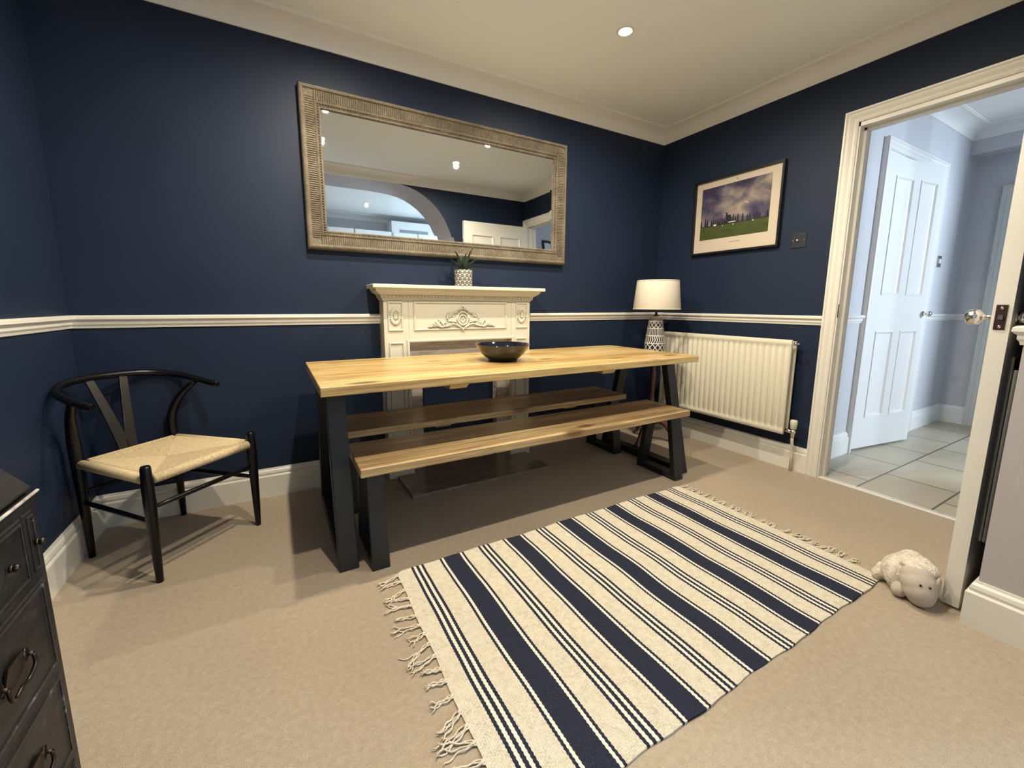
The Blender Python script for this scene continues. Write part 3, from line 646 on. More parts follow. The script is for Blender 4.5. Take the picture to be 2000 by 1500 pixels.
for cu, cv, ru, rv in ((0.24, 0.262, 0.028, 0.018), (0.5, 0.275, 0.06, 0.010), (0.80, 0.235, 0.010, 0.012), (0.36, 0.235, 0.010, 0.008), (0.52, 0.225, 0.012, 0.008)): col = g.mix(spot(cu, cv, ru, rv), col, (0.55, 0.52, 0.44))
g.color(col)
pr = MB().box(-0.0155, -0.0135, PY0+0.075, PY1-0.059, PZ0+0.102, PZ1-0.057).build('print', g.M, t)
INK = mat('faint_grey_ink', (0.20, 0.18, 0.16), 0.6)      # faint caption line and crest on the mount
MB().box(-0.0145, -0.0138, -0.70, -0.62, PZ0+0.066, PZ0+0.069).build('caption_line', INK, t)
MB().box(-0.0145, -0.0138, -0.655, -0.647, PZ1-0.042, PZ1-0.028).build('crest', INK, t)

# dimmer switch
t = thing('dimmer_switch', 'square dark nickel dimmer switch with a round knob on the navy wall', 'light switch', (0, -1.068, 1.41))
DN = mat('dark_nickel_plate', (0.075, 0.08, 0.09), 0.28, 0.7)
MB().box(-0.006, 0, -1.109, -1.027, 1.368, 1.453).build('switch_plate', DN, t, bevel=0.002)
knob(t, (-0.006, -1.062, 1.411), (-1, 0, 0), 0.008, 0.004, 'dimmer_knob', CHROME)
for yy in (-1.038, -1.098): MB().ball((-0.0065, yy, 1.411), 0.0015, 0.003, 0.003, 8, 5).build('screw', CHROME, t)

# ------------------------------------------------------------------ radiator
RX, RY0, RY1, RZ0, RZ1 = -0.112, -1.142, -0.182, 0.235, 0.818
RAD = mat('radiator_cream_enamel', (0.64, 0.60, 0.48), 0.35)
t = thing('radiator', 'cream double panel radiator with vertical ribs on the wall below the dado rail', 'radiator', (0, (RY0+RY1)/2, RZ0))
def rpanel(x, name):
    n = 24; L_ = RY1-RY0; zs = [(RZ0, 0), (RZ0+0.006, 0.006), (RZ0+0.030, 0.0085), (RZ0+0.036, 0.004), (RZ0+0.055, 1), (RZ1-0.055, 1), (RZ1-0.036, 0.004), (RZ1-0.030, 0.0085), (RZ1-0.006, 0.006), (RZ1, 0)]
    ys = [RY0+L_*k/(n*8) for k in range(n*8+1)]
    rings = []
    for z, d_ in zs:
        ring = []
        for k, y in enumerate(ys):
            ph = (k % 8)/8; dep = d_ if d_ != 1 else (0.015*min(1.0, max(0.0, 1-abs(ph-0.5)*2)**0.5*1.15))
            if d_ != 1: dep = d_
            if k in (0, n*8): dep = min(dep, 0.002)
            ring.append((x-dep, y, z))
        rings.append(ring)
    b = MB(); b.loft(rings, False, False, smooth=True)
    back = [[(x+0.012, y, z) for y in (RY0, RY1)] for z in (RZ0, RZ1)]
    b.add([back[0][0], back[0][1], back[1][1], back[1][0]], [(0, 1, 2, 3)])
    b.add([(x, RY0, RZ0), (x+0.012, RY0, RZ0), (x+0.012, RY0, RZ1), (x, RY0, RZ1)], [(0, 1, 2, 3)]); b.add([(x, RY1, RZ0), (x+0.012, RY1, RZ0), (x+0.012, RY1, RZ1), (x, RY1, RZ1)], [(0, 1, 2, 3)])
    b.add([(x, RY0, RZ0), (x+0.012, RY0, RZ0), (x+0.012, RY1, RZ0), (x, RY1, RZ0)], [(0, 1, 2, 3)]); b.add([(x, RY0, RZ1), (x+0.012, RY0, RZ1), (x+0.012, RY1, RZ1), (x, RY1, RZ1)], [(0, 1, 2, 3)])
    return b.build(name, RAD, t)
rpanel(RX+0.008, 'front_panel')
MB().box(-0.052, -0.040, RY0, RY1, RZ0+0.01, RZ1-0.01).build('back_panel', RAD, t, bevel=0.003)
b = MB(); yy = RY0+0.03
while yy < RY1-0.02: b.box(-0.092, -0.052, yy, yy+0.0012, RZ0+0.05, RZ1-0.05); yy += 0.02
b.build('convector_fins', RAD, t)
for yy in (RY0+0.12, RY1-0.12): MB().box(-0.040, -0.0005, yy-0.015, yy+0.015, RZ0+0.10, RZ1-0.12).build('bracket', RAD, t)
b = MB(); b.tube([(-0.078, RY0-0.002, RZ1-0.022), (-0.078, RY0-0.016, RZ1-0.022)], 0.012, 12); b.tube([(-0.078, RY0-0.016, RZ1-0.022), (-0.078, RY0-0.030, RZ1-0.024)], 0.006, 10)
b.build('bleed_valve', CHROME, t)
vx, vy = -0.078, RY0-0.045
b = MB(); b.tube([(vx, RY0+0.002, RZ0+0.024), (vx, vy, RZ0+0.024)], 0.011, 12); b.tube([(vx, vy, RZ0-0.012), (vx, vy, RZ0+0.040)], 0.011, 12); b.ball((vx, vy, RZ0+0.024), 0.016, 0.016, 0.016)
vb = b.build('valve_body', CHROME, t)
b = MB(); b.lathe([(0.014, 0), (0.017, 0.003), (0.018, 0.024), (0.0195, 0.027), (0.0195, 0.050), (0.016, 0.056), (0.001, 0.057)], (vx, vy, RZ0+0.042), 24); b.build('thermostatic_head', RAD, vb)
b = MB(); b.tube([(vx, vy, RZ0-0.008), (vx, vy, RZ0-0.03), (vx+0.016, vy+0.004, RZ0-0.07), (vx+0.030, vy+0.008, 0.10), (vx+0.034, vy+0.010, 0.0)], 0.0085, 10); b.build('pipe', RAD, t)

# ------------------------------------------------------------------ side table with lamp in the corner
MAH = mat('dark_mahogany', (0.075, 0.018, 0.010), 0.3, var=0.4, vscale=12, stretch=(1, 1, .3), coat=0.3)
LX, LY, LZ = -0.375, -0.345, 0.640
t = thing('side_table', 'small dark mahogany tripod table in the corner, under the lamp', 'side table', (LX, LY, 0))
b = MB(); b.lathe([(0.001, -0.020), (0.150, -0.020), (0.178, -0.014), (0.186, -0.006), (0.184, 0.0), (0.001, 0.0)], (LX, LY, LZ), 40, cap=False); b.build('table_top', MAH, t)
b = MB(); b.lathe([(0.050, 0.615), (0.045, 0.600), (0.020, 0.585), (0.017, 0.56), (0.024, 0.50), (0.019, 0.44), (0.017, 0.36), (0.022, 0.28), (0.032, 0.22), (0.035, 0.19), (0.026, 0.165), (0.034, 0.15), (0.034, 0.10), (0.014, 0.075)], (LX, LY, 0), 24); b.build('column', MAH, t)
for an in (196, 316, 76):
    a = rad(an); b = MB(); c_, s_ = cos(a), sin(a)
    pts = [(0.02, 0.150), (0.06, 0.165), (0.10, 0.145), (0.14, 0.090), (0.18, 0.035), (0.215, 0.014)]
    b.tube([(LX+c_*q, LY+s_*q, z) for q, z in pts], [0.022, 0.020, 0.017, 0.014, 0.012, 0.013], 10); b.build('leg', MAH, t)

t = thing('table_lamp', 'table lamp with a cream drum shade and black and white patterned ceramic base', 'lamp', (LX, LY, LZ))
g = G('patterned_ceramic', 0.35); X = g.xyz()
th = g.m('DIVIDE', g.m('ARCTAN2', X[1], X[0]), 2*pi); z_ = X[2]
def tri(v, freq): return g.m('ABSOLUTE', g.m('SUBTRACT', g.m('MULTIPLY', g.m('FRACT', g.m('MULTIPLY', v, freq)), 2.0), 1.0))
def band(z0, z1): return g.m('MULTIPLY', g.m('GREATER_THAN', z_, z0), g.m('LESS_THAN', z_, z1))
def local(z0, z1): return g.m('DIVIDE', g.m('SUBTRACT', z_, z0), z1-z0)
bands = [(0.012, 0.045, 'bars'), (0.055, 0.105, 'dia'), (0.112, 0.160, 'chev'), (0.168, 0.212, 'bars'), (0.220, 0.262, 'dia'), (0.268, 0.288, 'chev')]
pat = None
for z0, z1, kind in bands:
    l_ = local(z0, z1)
    if kind == 'dia': q = g.m('GREATER_THAN', g.m('ABSOLUTE', g.m('SUBTRACT', tri(th, 12), g.m('ABSOLUTE', g.m('SUBTRACT', g.m('MULTIPLY', l_, 2), 1.0)))), 0.22)
    elif kind == 'bars': q = g.m('GREATER_THAN', g.m('FRACT', g.m('MULTIPLY', th, 34)), 0.42)
    else: q = g.m('GREATER_THAN', g.m('FRACT', g.m('ADD', g.m('MULTIPLY', th, 26), g.m('MULTIPLY', g.m('ABSOLUTE', g.m('SUBTRACT', l_, 0.5)), 1.2))), 0.45)
    q = g.m('MULTIPLY', q, band(z0, z1)); pat = q if pat is None else g.m('ADD', pat, q)
white = (0.62, 0.58, 0.54)
g.color(g.mix(pat, white, (0.018, 0.018, 0.022))); LAMPM = g.M
g2 = G('lamp_neck_dark', 0.4); g2.color((0.035, 0.030, 0.028))
b = MB(); b.lathe([(0.001, 0.0), (0.054, 0.0), (0.062, 0.006), (0.070, 0.035), (0.072, 0.075), (0.070, 0.115), (0.064, 0.165), (0.057, 0.215), (0.051, 0.260), (0.046, 0.285), (0.037, 0.299), (0.026, 0.303)], (LX, LY, LZ), 48); b.build('base', LAMPM, t)
b = MB(); b.lathe([(0.020, 0.300), (0.018, 0.312), (0.009, 0.318), (0.009, 0.360), (0.016, 0.362), (0.016, 0.40), (0.001, 0.40)], (LX, LY, LZ), 20); b.build('neck', BRONZE, t)
LIN = mat('cream_linen_shade', (0.62, 0.56, 0.47), 0.85, bump=0.25, bscale=500)
zb, ztp, rb_, rt_ = LZ+0.350, LZ+0.556, 0.163, 0.143
b = MB(); b.lathe([(rb_, 0), (rb_+0.0015, 0.003), (rt_+0.0015, ztp-zb-0.003), (rt_, ztp-zb), (rt_-0.003, ztp-zb), (rb_-0.003, 0), (rb_, 0)], (LX, LY, zb), 64, cap=False); sh = b.build('lamp_shade', LIN, t)
b = MB(); b.tube([(LX+(rb_+0.0012)*cos(2*pi*k/64), LY+(rb_+0.0012)*sin(2*pi*k/64), zb+0.004) for k in range(64)], 0.0028, 6, loop=True); b.build('shade_trim', LIN, sh)
b = MB(); b.tube([(LX+(rt_+0.0012)*cos(2*pi*k/64), LY+(rt_+0.0012)*sin(2*pi*k/64), ztp-0.004) for k in range(64)], 0.0025, 6, loop=True)
b.build('shade_trim', LIN, sh)
b = MB()
for k in range(3):
    a = 2*pi*k/3+0.4; b.tube([(LX, LY, ztp-0.03), (LX+cos(a)*(rt_-0.001), LY+sin(a)*(rt_-0.001), ztp-0.006)], 0.0018, 6)
b.build('shade_carrier', CHROME, t)

# ------------------------------------------------------------------ potted succulent on the mantel
t = thing('potted_plant', 'spiky green plant in a small black and white patterned pot on the mantel shelf', 'plant', (-1.775, -0.098, 1.1245))
px_, py_, pz_ = -1.775, -0.098, 1.1245
g = G('pot_pattern', 0.5); X = g.xyz()
th = g.m('DIVIDE', g.m('ARCTAN2', X[1], X[0]), 2*pi)
row = g.m('FLOOR', g.m('DIVIDE', X[2], 0.0195)); fr_ = g.m('FRACT', g.m('DIVIDE', X[2], 0.0195))
line = g.m('LESS_THAN', fr_, 0.16)
q = g.m('GREATER_THAN', g.m('ABSOLUTE', g.m('SUBTRACT', g.m('ABSOLUTE', g.m('SUBTRACT', g.m('MULTIPLY', g.m('FRACT', g.m('ADD', g.m('MULTIPLY', th, 12), g.m('MULTIPLY', row, 0.5))), 2), 1)), g.m('ABSOLUTE', g.m('SUBTRACT', g.m('MULTIPLY', fr_, 2), 1)))), 0.27)
g.color(g.mix(g.m('MAXIMUM', line, g.m('SUBTRACT', 1.0, q)), (0.60, 0.56, 0.48), (0.035, 0.035, 0.04)))
b = MB(); b.lathe([(0.001, 0), (0.049, 0), (0.052, 0.003), (0.053, 0.096), (0.051, 0.099), (0.048, 0.097), (0.048, 0.085), (0.001, 0.085)], (px_, py_, pz_), 40, cap=False); b.build('pot', g.M, t)
LEAF = mat('dusty_green_leaf', (0.040, 0.062, 0.036), 0.55, var=0.35, vscale=25)
random.seed(3)
for k in range(17):
    a = 2*pi*k/17*2.4+random.uniform(-.2, .2); up = k/16; L_ = random.uniform(0.125, 0.160); n = 8; el0 = 0.15+1.15*up
    el = rad(38+50*up+random.uniform(-8, 8)); b = MB(); rings = []; p = Vector((px_+cos(a)*0.012, py_+sin(a)*0.012, pz_+0.09)); d_ = el
    if sin(a) > 0.2: L_ *= 0.68
    for i in range(n+1):
        s = i/n; w_ = 0.0125*(1-s)**0.65*(0.7+0.6*min(1, s*3)) if s < 1 else 0.0004
        dirv = Vector((cos(a)*cos(d_), sin(a)*cos(d_), sin(d_))); sd = Vector((-sin(a), cos(a), 0)); nn = sd.cross(dirv)
        rings.append([p+sd*w_, p+nn*-0.0022*(1-s*.8), p-sd*w_, p+nn*0.0012*(1-s*.8)])
        p = p+dirv*(L_/n); d_ -= rad(11*(1-up*0.75))
    b.loft(rings, True, True, 0, True); b.build('leaf', LEAF, t)
b = MB(); b.lathe([(0.001, 0.088), (0.046, 0.086)], (px_, py_, pz_), 24, cap=False); b.build('soil', mat('dark_soil', (0.03, 0.02, 0.012), 0.95, bump=0.8, bscale=120), t)

# ------------------------------------------------------------------ striped rug with tasselled ends
RX0, RX1, RYa, RYb = -2.448, -0.848, -1.918, -0.990
rc = (RX0+RX1)/2
t = thing('striped_rug', 'cream cotton rug with navy stripes and tasselled ends on the beige carpet', 'rug', (rc, (RYa+RYb)/2, 0))
g = G('woven_striped_cotton', 0.92); X = g.xyz(); x_ = X[0]; y_ = X[1]
wob = g.m('MULTIPLY', g.m('SUBTRACT', g.noise(g.mapping(g.tc.outputs['Object'], (0.3, 3, 1)), 1.5, 1), 0.5), 0.010)
ser = g.m('MULTIPLY', g.m('ABSOLUTE', g.m('SUBTRACT', g.m('FRACT', g.m('DIVIDE', y_, 0.0115)), 0.5)), 0.0036)
xw = g.m('ADD', g.m('ADD', x_, wob), ser)
PER = 0.2875
k_ = g.m('MULTIPLY', g.m('ABSOLUTE', g.m('SUBTRACT', g.m('FRACT', g.m('ADD', g.m('DIVIDE', xw, PER), 0.5)), 0.5)), PER)    # distance to nearest band centre
k2 = g.m('SUBTRACT', PER/2, k_)                                                                                         # distance to nearest triple centre
def near(d, c, w2): return g.m('LESS_THAN', g.m('ABSOLUTE', g.m('SUBTRACT', d, c)), w2)
band_ = g.m('LESS_THAN', k_, 0.0350)
whites = g.m('MAXIMUM', near(k_, 0.0395, 0.0045), g.m('MAXIMUM', near(k2, 0.0105, 0.0040), 0.0))
darkl = g.m('MAXIMUM', near(k_, 0.0480, 0.0042), g.m('MAXIMUM', near(k2, 0.0, 0.0052), near(k2, 0.0200, 0.0048)))
inside = g.m('LESS_THAN', g.m('ABSOLUTE', x_), 0.745)
weave = g.nt.nodes.new('ShaderNodeTexNoise'); g.link(g.mapping(g.tc.outputs['Object'], (1.0, 1.6, 1)), weave.inputs['Vector']); weave.inputs['Scale'].default_value = 260; weave.inputs['Detail'].default_value = 2
fl = g.noise(g.tc.outputs['Object'], 55, 2)
cream = g.ramp(g.m('ADD', g.m('MULTIPLY', weave.outputs[0], 0.7), g.m('MULTIPLY', fl, 0.3)), [(0.33, (0.40, 0.35, 0.265)), (0.48, (0.57, 0.515, 0.41)), (0.65, (0.66, 0.61, 0.50))])
navy = g.ramp(weave.outputs[0], [(0.35, (0.012, 0.014, 0.026)), (0.65, (0.028, 0.032, 0.055))])
col = g.mix(g.m('MULTIPLY', whites, inside), cream, (0.68, 0.64, 0.55))
col = g.mix(g.m('MULTIPLY', g.m('MAXIMUM', band_, darkl), inside), col, navy)
g.color(col); g.b.inputs['Specular IOR Level'].default_value = 0.15
rows = g.m('ABSOLUTE', g.m('SUBTRACT', g.m('FRACT', g.m('DIVIDE', x_, 0.0062)), 0.5))
g.bump(g.m('ADD', weave.outputs[0], g.m('MULTIPLY', rows, 0.6)), 0.55, 0.003); RUGM = g.M
b = MB(); nx, ny = 120, 70; random.seed(5)
def rugz(u, v): return 0.0055+0.0016*sin(u*23+v*5)*sin(v*11+1)+0.0012*sin(u*9-v*17)
def edge(i, j):
    u, v = i/nx, j/ny; x = RX0+(RX1-RX0)*u; y = RYa+(RYb-RYa)*v
    c_ = 0.030                                       # rounded corners, wavy edges
    ex = min(u, 1-u)*(RX1-RX0); ey = min(v, 1-v)*(RYb-RYa)
    if ex < c_ and ey < c_:
        q = Vector((c_-ex, c_-ey)); mx = max(q.x, q.y)
        if q.length > 1e-6: q2 = q*(mx/q.length); x += (q.x-q2.x)*(1 if u < .5 else -1); y += (q.y-q2.y)*(1 if v < .5 else -1)
    y += (0.003*sin(x*14)+0.0015*sin(x*47))*(1 if v in (0, 1) else 0.3); x += 0.002*sin(y*21)
    return (x, y, rugz(u, v))
vs = [edge(i, j) for j in range(ny+1) for i in range(nx+1)]
fs = [(j*(nx+1)+i, j*(nx+1)+i+1, (j+1)*(nx+1)+i+1, (j+1)*(nx+1)+i) for j in range(ny) for i in range(nx)]
b.add(vs, fs, 0, True)
border = [(i, 0) for i in range(nx)]+[(nx, j) for j in range(ny)]+[(i, ny) for i in range(nx, 0, -1)]+[(0, j) for j in range(ny, 0, -1)]
top_ = [edge(i, j) for i, j in border]; bot_ = [(p[0], p[1], 0.0003) for p in top_]
b.loft([top_, bot_], True, False); b.build('woven_panel', RUGM, t)
YARN = mat('cream_cotton_yarn', (0.62, 0.55, 0.44), 0.9, var=0.12, vscale=200)
def tassel(x, y, dirx, L_, seed, loose):
    rr = random.Random(seed); b = MB(); a0 = rr.uniform(-0.5, 0.35)
    for s_ in range(4):
        pts = []; n = 12; ang = a0+rr.uniform(-.14, .14); cx, cy = x, y+(s_-1.5)*0.004; curl = rr.uniform(-1.5, 1.5)*loose
        for i in range(n+1):
            q = i/n; hgt = 0.0042+0.002*sin(q*6+s_)+0.0022*(s_ % 2)
            tw = 0.0024*(1+1.2*max(0, q-.7)*4)
            pts.append((cx+dirx*0+cos(q*19+s_*pi/2)*tw*0.4, cy+sin(q*15+s_*pi/2)*tw, hgt))
            ang += curl*q*0.45/ n*3; cx += dirx*cos(ang)*L_/n; cy += sin(ang)*L_/n
        b.tube(pts, [0.0021]*(n-1)+[0.0017, 0.0009], 6)
    b.ball((x+dirx*0.006, y, 0.0062), 0.0052, 0.0048, 0.0045, 8, 6)
    return b.build('tassel', YARN, t)
random.seed(11); yy = RYb-0.022; k = 0
while yy > RYa+0.02:
    tassel(RX0+0.002, yy+random.uniform(-.006, .006), -1, random.uniform(0.055, 0.105), 100+k, 1.0); k += 1; yy -= 0.0465
yy = RYb-0.020
while yy > RYa+0.08:
    tassel(RX1-0.002, yy+random.uniform(-.004, .004), 1, random.uniform(0.040, 0.065), 300+k, 0.5); k += 1; yy -= 0.036

# ------------------------------------------------------------------ wishbone style chair
CO = Vector((-3.362, -0.160, 0)); ce = Vector((0.719, 0.695, 0)).normalized(); cf = Vector((ce.y, -ce.x, 0))
def C(s_, t_, z): p = CO+ce*s_+cf*t_; return (p.x, p.y, z)
cc = C(0, 0.20, 0)
t = thing('wishbone_chair', 'black wooden chair with curved top rail and woven cord seat in the corner', 'chair', cc)
def leg(pts, rs, name='leg'): return MB().tube(pts, rs, 16).build(name, BLACK, t)
def ip(P, n=24):
    """catmull-rom through points"""
    P = [Vector(p) for p in P]; P = [P[0]*2-P[1]]+P+[P[-1]*2-P[-2]]; out = []
    for i in range(1, len(P)-2):
        for k in range(n):
            q = k/n; a, b_, c_, d_ = P[i-1:i+3]
            out.append(0.5*((2*b_)+(-a+c_)*q+(2*a-5*b_+4*c_-d_)*q*q+(-a+3*b_-3*c_+d_)*q**3))
    out.append(P[-2]); return out
FS, BS, FT = 0.211, 0.180, 0.425
for sg in (-1, 1):
    leg([C(sg*FS, FT, z) for z in (0, 0.02, 0.15, 0.29, 0.36, 0.40, 0.438, 0.446)], [0.0115, 0.012, 0.0155, 0.0195, 0.0195, 0.0175, 0.0165, 0.0135])
    P = ip([C(sg*BS, 0.0, 0), C(sg*BS, 0.0, 0.20), C(sg*BS, -0.004, 0.40), C(sg*(BS+.002), -0.002, 0.50), C(sg*(BS+.018), 0.035, 0.585), C(sg*(BS+.042), 0.105, 0.658)], 6)
    n = len(P); leg(P, [0.0115+0.008*min(1, i/(n*.35)) if i < n*.55 else 0.0195-0.0075*(i-n*.55)/(n*.45) for i in range(n)])
rail = [(-0.232, 0.235, 0.650), (-0.236, 0.17, 0.657), (-0.234, 0.09, 0.671), (-0.215, 0.01, 0.687), (-0.165, -0.050, 0.701), (-0.09, -0.082, 0.708), (0, -0.092, 0.710),
        (0.09, -0.082, 0.708), (0.165, -0.050, 0.701), (0.215, 0.01, 0.687), (0.234, 0.09, 0.671), (0.236, 0.17, 0.657), (0.232, 0.235, 0.650)]
P = ip([C(*p) for p in rail], 6); n = len(P)
b = MB(); b.tube(P, [0.0105 if i in (0, n-1) else 0.0125+0.002*sin(pi*i/n) for i in range(n)], 16); b.build('top_rail', BLACK, t)
DKW = mat('black_wood_splat', (0.015, 0.014, 0.012), 0.3, var=0.3, vscale=14)
b = MB()
for sg in (-1, 1):
    rings = []
    for q in range(9):
        s = q/8; z = 0.395+0.305*s; cen = sg*(0.012+0.048*s**1.2)-0.004; wd = 0.022-0.007*s; tt = -0.006-0.078*s**1.2
        rings.append([C(cen-wd, tt-0.005, z), C(cen+wd, tt-0.005, z), C(cen+wd, tt+0.005, z), C(cen-wd, tt+0.005, z)])
    b.loft(rings, True, True)
b.build('back_splat', DKW, t, bevel=0.002)
def stretch(p, q, name='stretcher', r_=0.0095): 
    p, q = Vector(p), Vector(q); MB().tube([p.lerp(q, k/6) for k in range(7)], [r_*0.75, r_*0.95, r_, r_, r_, r_*0.95, r_*0.75], 12).build(name, BLACK, t)
stretch(C(-FS, FT, 0.288), C(FS, FT, 0.288)); stretch(C(-FS, FT, 0.235), C(-BS, 0, 0.235)); stretch(C(FS, FT, 0.235), C(BS, 0, 0.235)); stretch(C(-BS, 0, 0.275), C(BS, 0, 0.275))
# seat rails hidden in the weave, then the cord envelope
SB, SF, T0, T1, SZ = 0.168, 0.204, 0.022, 0.430, 0.4095
g = G('paper_cord_weave', 0.8); X = g.xyz()
# seat local axes
cx_, sx_ = ce.x, ce.y
s_co = g.m('ADD', g.m('MULTIPLY', X[0], ce.x), g.m('MULTIPLY', X[1], ce.y)); t_co = g.m('ADD', g.m('MULTIPLY', X[0], cf.x), g.m('MULTIPLY', X[1], cf.y))
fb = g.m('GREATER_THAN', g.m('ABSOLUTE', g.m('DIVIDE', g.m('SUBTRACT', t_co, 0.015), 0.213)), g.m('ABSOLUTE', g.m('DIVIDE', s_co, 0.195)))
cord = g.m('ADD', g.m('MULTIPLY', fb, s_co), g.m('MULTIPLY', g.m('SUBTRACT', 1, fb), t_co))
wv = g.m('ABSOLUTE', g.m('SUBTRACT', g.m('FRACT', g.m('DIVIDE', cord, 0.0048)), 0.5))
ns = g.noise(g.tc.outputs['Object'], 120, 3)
g.color(g.ramp(g.m('ADD', g.m('ADD', g.m('MULTIPLY', g.m('SUBTRACT', 1, wv), 0.45), g.m('MULTIPLY', fb, -0.085)), g.m('MULTIPLY', ns, 0.5)), [(0.38, (0.36, 0.27, 0.14)), (0.55, (0.60, 0.48, 0.29)), (0.75, (0.70, 0.58, 0.37))]))  # front and back triangles coloured darker, imitating sheen that shifts with cord direction
g.bump(g.m('SUBTRACT', 1, wv), 0.5, 0.002); CORD = g.M
b = MB(); n = 40; rings_t = []
def seat_pt(a, c, side):     # a,c in -1..1
    tt = (T0+T1)/2+(T1-T0)/2*c; hw = SB+(SF-SB)*((c+1)/2); m_ = max(abs(a), abs(c))
    ins = 0.042*(1 if (abs(a) > .90 and c > .86) else 0)
    dip = 0.022*(1-m_)**1.0; x_ridge = 0.0035*max(0, 1-abs(abs(a)-abs(c))*14)*m_
    roll = 0.0 if m_ < 0.93 else ((m_-0.93)/0.07)**2*0.016
    z = SZ-dip-roll-x_ridge*0.6
    if side < 0: z = SZ-0.033+dip*0.3+roll
    return C(a*hw, tt, z)
for side in (1, -1):
    vs = [seat_pt(-1+2*i/n, -1+2*j/n, side) for j in range(n+1) for i in range(n+1)]
    fs = []
    for j in range(n):
        for i in range(n):
            a, c = -1+2*(i+.5)/n, -1+2*(j+.5)/n
            if abs(a) > 0.885 and c > 0.905: continue      # notch for the front leg tops
            fs.append((j*(n+1)+i, j*(n+1)+i+1, (j+1)*(n+1)+i+1, (j+1)*(n+1)+i))
    b.add(vs, fs, 0, True)
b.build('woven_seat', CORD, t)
for p, q in ((C(-FS+.020, FT, 0.392), C(FS-.020, FT, 0.392)), (C(-BS+.024, 0.024, 0.392), C(BS-.024, 0.024, 0.392)), (C(-FS+.006, FT-.022, 0.392), C(-BS+.002, 0.022, 0.392)), (C(FS-.006, FT-.022, 0.392), C(BS-.002, 0.022, 0.392))):
    p, q = Vector(p), Vector(q); d_ = (q-p).normalized()
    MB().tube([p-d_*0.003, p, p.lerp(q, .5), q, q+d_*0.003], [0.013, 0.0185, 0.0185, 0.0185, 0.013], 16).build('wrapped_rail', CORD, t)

# ------------------------------------------------------------------ distressed black bureau by the left wall
BX1, BY1, BH = -3.133, -1.558, 0.722; BX0, BY0 = XL+0.022, -2.140
def bmat(name, base, edge_):
    g = G(name, 0.42); v = g.tc.outputs['Object']
    a = g.noise(g.mapping(v, (1, 1, 3)), 18, 5, 0.5); s = g.noise(v, 140, 3)
    g.color(g.ramp(g.m('ADD', g.m('MULTIPLY', a, 0.75), g.m('MULTIPLY', s, 0.3)), [(0.40, base), (0.60, tuple(c*1.7 for c in base)), (0.74, edge_)])); g.bump(s, 0.2, 0.001); g.b.inputs['Specular IOR Level'].default_value = 0.25; return g.M
BUR = bmat('distressed_black_paint', (0.0085, 0.0075, 0.0075), (0.030, 0.027, 0.026))
WORN = bmat('worn_paint_edge', (0.018, 0.016, 0.016), (0.20, 0.18, 0.175))
t = thing('bureau', 'distressed black writing bureau with drawers at the left edge, by the navy wall', 'bureau', ((BX0+BX1)/2, (BY0+BY1)/2, 0))
b = MB(); b.box(BX0, BX1-0.001, BY0+0.006, BY1-0.003, 0.05, BH-0.012)
ht_ = 0.30; run = 0.245
b.hexa([(BX0, BY0+0.006, BH-0.013), (BX1-0.030, BY0+0.006, BH-0.013), (BX1-0.030, BY1-0.010, BH-0.013), (BX0, BY1-0.010, BH-0.013)],
       [(BX0, BY0+0.006, BH+ht_), (BX1-0.020-run, BY0+0.006, BH+ht_), (BX1-0.020-run, BY1-0.010, BH+ht_), (BX0, BY1-0.010, BH+ht_)])
b.build('carcase', BUR, t, bevel=0.003)
# writing slope (fall front) hinged at the front edge, with a worn lip
dxs, dzs = -run, ht_; ln = math.hypot(dxs, dzs); nx_, nz_ = dzs/ln, -dxs/ln
def SL(q, y, h): return (BX1-0.012+dxs*q+nx_*h, y, BH-0.002+dzs*q+nz_*h)
b = MB(); b.hexa([SL(0, BY0, 0), SL(0, BY1, 0), SL(0.97, BY1, 0), SL(0.97, BY0, 0)], [SL(0, BY0, 0.014), SL(0, BY1, 0.014), SL(0.97, BY1, 0.014), SL(0.97, BY0, 0.014)])
fall = b.build('fall_front', BUR, t, bevel=0.003)
b = MB(); b.tube([(BX1+0.0030, BY0, BH+0.0005), (BX1+0.0030, BY1-0.001, BH+0.0005)], 0.0024, 8); b.build('worn_lip', mat('bare_worn_edge', (0.42, 0.39, 0.37), 0.5, var=0.4, vscale=60), fall)
MB().box(BX0, BX1+0.002, BY0, BY1, BH-0.012, BH-0.001).build('front_moulding', BUR, t, bevel=0.003)
